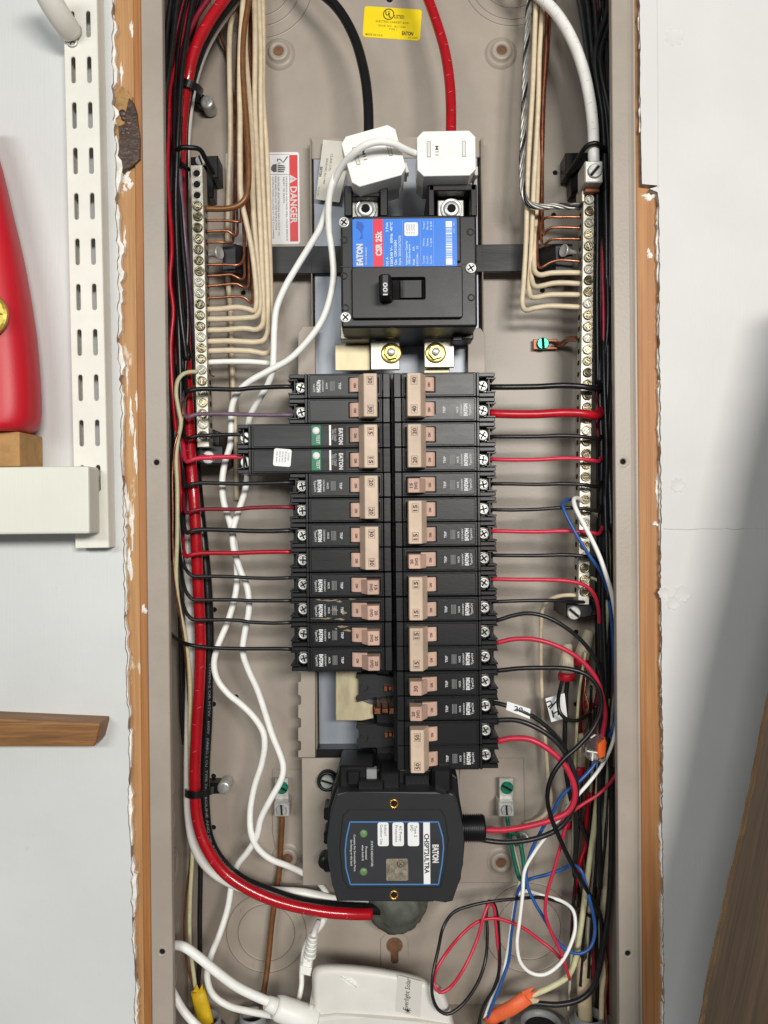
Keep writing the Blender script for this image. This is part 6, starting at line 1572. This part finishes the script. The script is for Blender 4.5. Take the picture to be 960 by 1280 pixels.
# ---------------------------------------------------------------- loose control wires, lower right
wire('blue wire from the lever connector looping at the lower right', [(747, 948, 34), (742, 957, 33), (724, 977, 30), (703, 995, 32), (692, 1015, 36), (676, 1040, 42), (662, 1068, 44), (657, 1090, 42), (659, 1108, 40), (668, 1128, 38), (682, 1152, 36), (697, 1178, 34), (710, 1189, 33), (725, 1193, 33), (738, 1186, 34), (744, 1170, 36), (743.5, 1150, 38), (738, 1127, 38), (732, 1103, 40), (725, 1086, 42), (715, 1080, 46), (702, 1086, 50), (680, 1094, 52), (660, 1100, 54), (649, 1110, 56), (645, 1128, 56), (640, 1165, 54), (636, 1202, 52), (626, 1230, 50), (616, 1254, 52), (609, 1275, 56), (606, 1300, 60)], 3.7, BLUEW)
wire('white wire looping with the blue wire at the lower right', [(771, 905, 38), (766, 930, 34), (754, 955, 32), (736, 978, 30), (718, 998, 30), (702, 1020, 34), (684, 1043, 40), (667, 1067, 42), (656, 1088, 40), (654, 1115, 36), (650, 1150, 33), (646.5, 1180, 31), (651, 1204, 30), (664, 1217, 30), (680, 1219, 30), (698, 1207, 31), (711, 1186, 33), (719, 1158, 38), (716, 1137, 44), (703, 1126, 50), (680, 1119, 54), (658, 1113, 56), (648, 1118, 57), (641, 1146, 56), (634, 1190, 54), (626, 1226, 53), (614, 1250, 55), (604, 1280, 60), (602, 1300, 62)], 4.0, WHITEW)
wire('thin red wire slanting down and ending in mid air at lower right', [(775, 958, 44), (765, 975, 36), (748, 993, 32), (728, 1006, 32), (713, 1018, 33), (706, 1036, 34), (700, 1060, 34), (692, 1090, 33), (685, 1114, 32), (682, 1138, 31), (688, 1162, 31), (699, 1186, 32), (706, 1206, 34), (712, 1224, 37)], 3.7, PINKW)
wire('thin red wire looping low beside the white gateway', [(704, 1202, 40), (690, 1187, 42), (676, 1176, 44), (657, 1161, 45), (638, 1152, 45), (617, 1147.5, 44), (597, 1153, 42), (576, 1171, 40), (557, 1194, 30), (545, 1214, 24), (542.5, 1231, 17), (549, 1240.5, 16), (561, 1235, 18), (579, 1210, 28), (596, 1174, 36), (605, 1145, 40), (612, 1129.5, 44), (617.5, 1134, 48), (620, 1152, 50), (622, 1178, 52), (624, 1198, 54), (622, 1225, 56), (616, 1250, 57), (610, 1268, 58), (605, 1300, 62)], 3.6, PINKW)
wire('thin black wire making the wide loop beside the white gateway', [(742, 1148, 60), (718, 1134, 54), (697, 1127, 52), (676, 1122, 50), (648, 1123, 46), (615, 1126, 42), (588, 1131.5, 40), (566, 1141, 38), (554, 1159, 36), (548, 1187, 26), (541.5, 1220, 17), (541, 1244, 15), (548, 1261, 15), (559, 1267, 15), (576, 1257, 18), (596, 1229, 28), (606, 1200, 37), (608.5, 1165, 42), (607.5, 1140, 46), (611, 1127, 48), (617, 1130, 50), (622, 1146, 52), (625, 1182, 52), (625, 1210, 52), (618, 1234, 52), (604, 1258, 54), (598, 1280, 58), (597, 1300, 60)], 3.6, BLACKW)
wire('green wire from the right ground lug, left of the pair', [(633, 1018, 84), (636, 1032, 82), (639, 1052, 80), (643, 1075, 78), (648, 1095, 76), (652, 1102, 78)], 4.6, GREENW)
wire('green wire bending beside the right ground lug, right of the pair', [(634, 1046, 88), (641, 1042, 82), (647, 1045, 78), (651, 1060, 74), (654, 1080, 72), (656, 1100, 72), (655, 1112, 76)], 5.0, GREENW)
wire('white wire between the two green wires', [(640, 1052, 84), (645, 1070, 80), (650, 1092, 78), (648, 1108, 76), (642, 1125, 74)], 3.2, GREYCREAM)
wire('cream wire rising from the beige cable sheath at lower right', [(737, 1205, 64), (736, 1170, 66), (737, 1140, 68), (742, 1100, 70), (749, 1050, 70), (754, 1010, 70), (754, 970, 70), (752, 920, 70)], 5.0, GREYCREAM)
wire('cream wire at far right descending to the box floor', [(764, 1000, 66), (760, 1050, 66), (757, 1090, 66), (754, 1137, 66), (754.5, 1184, 66), (757, 1206, 66), (753, 1240, 66), (751, 1285, 66)], 5.6, CREAM)
wire('bare copper wire slanting behind the blue loop at right', [(757, 930, 72), (759, 1000, 72), (756, 1060, 72), (752, 1095, 72), (746, 1127, 72), (743, 1160, 74), (738, 1196, 72)], 3.0, COPPER)
wire('bare copper wire beside the far right cream wire', [(756, 1190, 62), (759, 1222, 60), (757, 1249, 60), (760, 1290, 60)], 2.6, COPPER)
wire('heavy black wire sweeping from the right wall into the orange sheath', [(766, 960, 60), (765, 1030, 58), (763, 1090, 56), (761, 1127, 56), (756, 1174, 54), (749, 1212, 54), (740, 1236, 54), (725, 1249, 54), (697, 1256, 54), (667, 1255, 56), (650, 1257, 58)], 7.0, BLACKW)
wire('red wire descending behind the black wires at lower right', [(736, 990, 76), (732, 1035, 74), (731, 1059, 72), (724, 1080, 70), (721, 1098, 70), (718, 1116, 72), (717, 1140, 76), (715, 1170, 82)], 5.0, REDW)
wire('dark red wire passing the tilted wire nut toward the floor', [(752, 800, 78), (748, 860, 78), (742, 920, 80), (739, 980, 82), (735, 1040, 82), (728, 1090, 84)], 4.6, REDD)
wire('black wire descending behind the white loop at lower right', [(719, 1000, 76), (720, 1059, 74), (718, 1088, 74), (722, 1110, 76), (728, 1140, 80)], 5.0, BLACKW)
for k in range(5):
    x = 743 + k * 5.2
    wire(('black wire', 'grey-cream wire', 'black wire', 'dark red wire', 'black wire')[k] + ' packed against the right wall near the bottom', [(x + 2, 880, 78 + 3 * (k % 3)), (x + 1, 980, 80), (x, 1080, 84 - 3 * (k % 2)), (x + 2, 1180, 84), (x + 4, 1285, 82)], 5.0, (BLACKW, GREYCREAM, BLACKW, REDD, BLACKW)[k], 'bundled_wire', group='wires packed at the lower right wall')
random.seed(23)
for k in range(13):
    m = (GREYCREAM, BLACKW, CREAMY, REDD, BLACKW, COPPER, GREYCREAM, BLACKW, PINKW, CREAM, BLACKW, COPPER_D, GREYCREAM)[k]
    cn = {GREYCREAM.name: 'grey-cream', BLACKW.name: 'black', CREAMY.name: 'yellowed cream', REDD.name: 'dark red', COPPER.name: 'bare copper', PINKW.name: 'faded red', CREAM.name: 'pale cream', COPPER_D.name: 'dull copper'}[m.name]
    x0 = 718 + k * 3.6; ya = 790 + 130 * RND(); yb_ = 1130 + 140 * RND(); d0 = 62 + 26 * RND(); ph = RND() * 6
    pts = []
    for j in range(8):
        t = j / 7; yy = ya + (yb_ - ya) * t
        pts.append((x0 + 7 * math.sin(t * 3.4 + ph) - 3 * t + (4 if j == 0 else 0), yy, d0 + 9 * math.sin(t * 4 + ph * 2)))
    wire(cn + ' wire crowded behind the loops in the lower right channel', pts, 3.2 if 'copper' not in cn else 2.2, m, 'crowded_wire', group='wires crowding the lower right channel', seg=8, step=4)
bs = thing('cable_sheath', 'beige cable sheath end standing on the box floor at right', 'cable sheath', U(730, 1275, 66))
a, b_ = U(729, 1203, 66), U(732, 1286, 66); mb = MB(BEIGEJ); mb.tube([a, a.lerp(b_, .1), a.lerp(b_, .5), b_], [5.2, 5.9, 6.0, 6.0], 14, flat=.7); mb.prism(pxpoly([(722, 1208), (725, 1196), (729, 1204), (734, 1198), (737, 1209)], 63), 63, 63.8); mb.build('sheath', bs)
os_ = thing('orange_sheath', 'orange cable sheath end torn open at lower right', 'cable sheath', U(640, 1255, 52))
a, b_ = U(619, 1270, 56), U(660, 1246, 48); mb = MB(ORANGEJ, BEIGEJ); mb.tube([a + Vector((-6, 2, -8)), a, a.lerp(b_, .5) + Vector((0, -1, -.5)), b_], [5.5, 5.8, 6.2, 6.0], 14, flat=.7)
mb.prism(pxpoly([(652, 1240), (668, 1233), (662, 1242), (673, 1238), (668, 1247), (655, 1252)], 46), 46, 46.7)
mb.build('sheath', os_)
mb = MB(BEIGEJ); mb.prism(pxpoly([(655, 1243), (664, 1240), (666, 1248), (675, 1250), (672, 1254), (660, 1256), (655, 1255)], 47), 47, 49, .3); mb.build('paper_filler', os_)

# ---------------------------------------------------------------- lower left: ground wire, sensor leads, gateway
wire('brown ground wire hanging from the left ground lug to the floor', [(352, 1014, 88), (353, 1030, 88), (352, 1050, 89), (349, 1090, 89), (345, 1115, 88), (341, 1140, 86), (338, 1165, 86), (336, 1190, 84), (333, 1220, 80), (329, 1250, 76), (326, 1285, 72)], 6.2, BROWNW, seg=12)
wire('white sensor lead swinging left from the upright sensor and down the left', [(526, 192.5, 6), (518, 191.5, 2), (505, 186, -6), (492, 179.5, -12), (476, 177, -15), (458, 181, -14), (442, 192, -8), (428, 207, 2), (417, 230, 14), (410, 255, 24), (400, 285, 32), (388, 306, 36), (372, 332, 40), (356, 360, 42), (346, 385, 44), (343, 410, 44), (342, 440, 44), (340, 465, 46), (334, 482, 50), (322, 502, 56), (312, 522, 62), (309, 545, 68), (310, 570, 70), (310, 590, 66), (306, 615, 58), (298, 640, 52), (291.5, 662, 48), (291.5, 682, 48), (300, 712, 50), (309, 735, 50), (311, 762, 50), (306, 790, 50), (303.5, 815, 50), (311, 838, 52), (322, 862, 54), (340, 917, 54), (354, 957, 52), (352, 973, 50), (338, 999, 50), (326, 1023, 52), (321, 1045, 54), (310, 1064, 58), (296, 1083, 64), (290, 1105, 68), (285, 1135, 66), (275, 1167, 60), (263, 1197, 54), (259, 1222, 52), (266, 1243, 52), (285, 1257, 50), (310, 1264, 46), (345, 1270, 40), (372, 1272, 38)], 8.2, WHITEW, 'sensor_lead', 'cord', 'white sensor leads', seg=14, step=3, wob=.15)
wire('white sensor lead from the tilted sensor crossing down the left side', [(432, 208, 14), (424, 212, 12), (416, 226, 12), (411, 250, 18), (411, 285, 26), (415, 315, 30), (417, 345, 32), (412, 375, 34), (402, 402, 36), (385, 426, 38), (362, 449, 40), (335, 464, 42), (310, 478, 44), (296, 492, 46), (289.5, 510, 48), (289, 530, 50), (288, 555, 50), (281, 580, 50), (278, 604, 48), (280, 628, 48), (288, 655, 50), (294, 685, 54), (296, 712, 56), (294.5, 740, 56), (284, 778, 54), (272, 808, 52), (267.5, 830, 52), (272, 850, 52), (286, 868, 52), (302, 881, 52), (318, 897, 52), (329, 915, 52), (331, 932, 52), (327, 955, 54), (318, 983, 56), (312.5, 1015, 56), (314, 1043, 54), (322, 1060, 54), (338, 1074, 56), (358, 1082, 60), (378, 1091, 70), (400, 1104, 76), (411, 1125, 74), (408, 1142, 66), (400, 1158, 56), (389, 1170, 50), (381, 1188, 46), (379, 1208, 44)], 8.0, WHITEW, 'sensor_lead', 'cord', 'white sensor leads', seg=14, step=3, wob=.15)
wire('thick white power cord entering from the left edge to the gateway plug', [(196, 1196, 46), (206, 1186, 30), (217, 1181.5, 20), (231, 1184, 15), (248, 1196, 13), (270, 1214, 14), (296, 1233, 16), (322, 1246, 18), (346, 1256, 20), (362, 1262, 22)], 11.5, WHITEW, 'power_cable', 'cord', seg=16, wob=.1)
wire('white cord curving out of frame at the lower left corner', [(200, 1216, 50), (210, 1228, 36), (218, 1244, 26), (229, 1263, 22), (245, 1281, 20), (270, 1302, 20)], 10, WHITEW, 'power_cable', 'cord', seg=14, wob=.1)
wire('white network cord dropping behind the plugs to the floor', [(405, 1148, 60), (396, 1164, 56), (384, 1180, 52), (377, 1205, 50), (376, 1235, 46), (372, 1252, 42), (366, 1262, 40)], 5.6, WHITEW, 'network_cable', 'cord', seg=12)
gw = thing('gateway', 'white rounded plastic gateway box at the bottom with embossed leaf', 'gateway', U(480, 1300, 60))
def rprism(mb, pts, d0, d1, bev, mi=0): mb.prism(pxpoly(pts, d0), d0, d1, bev, mi, None, 3)
otl = [(391, 1300), (390.5, 1262), (390, 1230), (390.5, 1216), (394, 1208.5), (401, 1205.5), (420, 1204.5), (450, 1206.5), (480, 1210.5), (510, 1216.5), (535, 1224), (549, 1231), (557, 1242), (563, 1260), (568, 1280), (572, 1300)]
top = [(p.x, p.z) for p in spline([Vector((x, 0, y)) for x, y in otl], 3)] + [(578, 1360), (392, 1360)]
mb = MB(IVORYP)
b = bmesh.new()
lay = []
for d, k in ((24.0, .90), (24.5, .93), (25.6, .955), (27.4, .975), (30, .99), (33.5, .998), (38, 1.0), (46, 1.0), (62, .975)):
    lay.append([b.verts.new(U(482 + (x - 482) * (1 - (1 - k) * .8), 1330 + (yy - 1330) * (1 - (1 - k) * 1.2), d)) for x, yy in top])
n = len(top)
b.faces.new(lay[0]); b.faces.new(lay[-1][::-1])
for A, B in zip(lay, lay[1:]):
    for i in range(n): b.faces.new([A[i], B[i], B[(i + 1) % n], A[(i + 1) % n]])
bmesh.ops.recalc_face_normals(b, faces=b.faces[:])
mb._absorb(b, 0, None, True); mb.build('shell', gw)
lip = [(389, 1284), (396, 1273), (420, 1270), (460, 1272), (520, 1277), (562, 1284), (574, 1300), (578, 1360), (388, 1360)]
mb = MB(IVORYP); rprism(mb, lip, 20, 30, 2.6); mb.build('front_ridge', gw)
mb = MB(WHITEP); mb.prism(pxpoly([(424.5, 1218.5), (431, 1221), (440, 1223), (446, 1228), (447.5, 1235), (440, 1233.5), (432, 1229), (427, 1224)], 23.6), 23.5, 24.3, .35); lf = mb.build('embossed_leaf', gw)
mb = MB(IVORYP); mb.tube([U(*p) for p in ((426, 1220, 23.3), (434, 1226, 23.3), (446, 1234, 23.3))], .35, 5)
for k in range(4): mb.tube([U(430 + k * 4, 1223 + k * 3, 23.3), U(434 + k * 4, 1222.5 + k * 3, 23.3)], .25, 5)
mb.build('leaf_veins', lf)
CLTAPE = mat('label_clear_film', (206, 202, 194), .3, coat=.3)
mb = MB(CLTAPE); mb.prism(pxpoly([(497, 1219), (528, 1227), (525, 1272), (494, 1264)], 23.8), 23.75, 24.1); sk = mb.build('film_sticker', gw)
mb = MB(INKB); q = U(508.5, 1243, 23.6); mb.text('Everlight Solar', q.x, q.z, 3.8, 23.65, 84, w=25, bold=.004, shear=.2); q = U(510, 1263.5, 23.6)
for k in range(4):
    a = k * math.pi / 4; mb.box(-2.4, 2.4, 23.62, 23.7, -.22, .22, 0, 0, Matrix.Translation((q.x, 0, q.z)) @ Matrix.Rotation(a, 4, 'Y'))
mb.build('lettering', sk)
pg = thing('power_plug', 'white round-bodied plug on the thick power cord left of gateway', 'plug', U(365, 1266, 24))
a, b_ = U(344, 1258, 20), U(392, 1277, 26); mb = MB(WHITEP); mb.tube([a, a.lerp(b_, .1), a.lerp(b_, .6), b_.lerp(a, .03), b_], [8.0, 9.2, 9.8, 10.6, 10.0], 18); mb.build('plug_body', pg)
a, b_ = U(333, 1253, 18.5), U(346, 1259, 20.5); mb = MB(WHITEP); mb.tube([a, b_], [5.0, 6.6], 16); mb.build('strain_relief', pg)
a, b_ = U(388, 1256, 26), U(393, 1296, 26); mb = MB(IVORYP); mb.prism(pxpoly([(387, 1255), (392, 1256), (391, 1296), (386, 1296)], 24), 22, 44, .6); mb.build('socket_flange', pg)
np_ = thing('network_plug', 'white ribbed connector plugged behind the gateway corner', 'plug', U(386, 1210, 44))
mb = MB(WHITEP); mb.prism(pxpoly([(379, 1196), (391, 1198), (388, 1214), (377, 1212)], 38), 38, 48, .8); mb.prism(pxpoly([(375, 1208), (390, 1211), (388, 1221), (374, 1218)], 36), 36, 50, .8); mb.build('connector', np_)
mb = MB(WHITEP)
for k in range(5):
    c = U(391 - k * .9, 1172 + k * 5.5, 40); mb.tube([U(391 - k * .9 + .3, 1170.5 + k * 5.5, 40), U(391 - k * .9 - .3, 1174 + k * 5.5, 40)], 4.0 + k * .25, 12)
mb.build('strain_relief', np_)
mb = MB(WHITEW); mb.tube(path([(398, 1152, 58), (394, 1162, 48), (391.5, 1172, 41), (386, 1200, 40)]), 2.4, 10); mb.build('lead', np_)
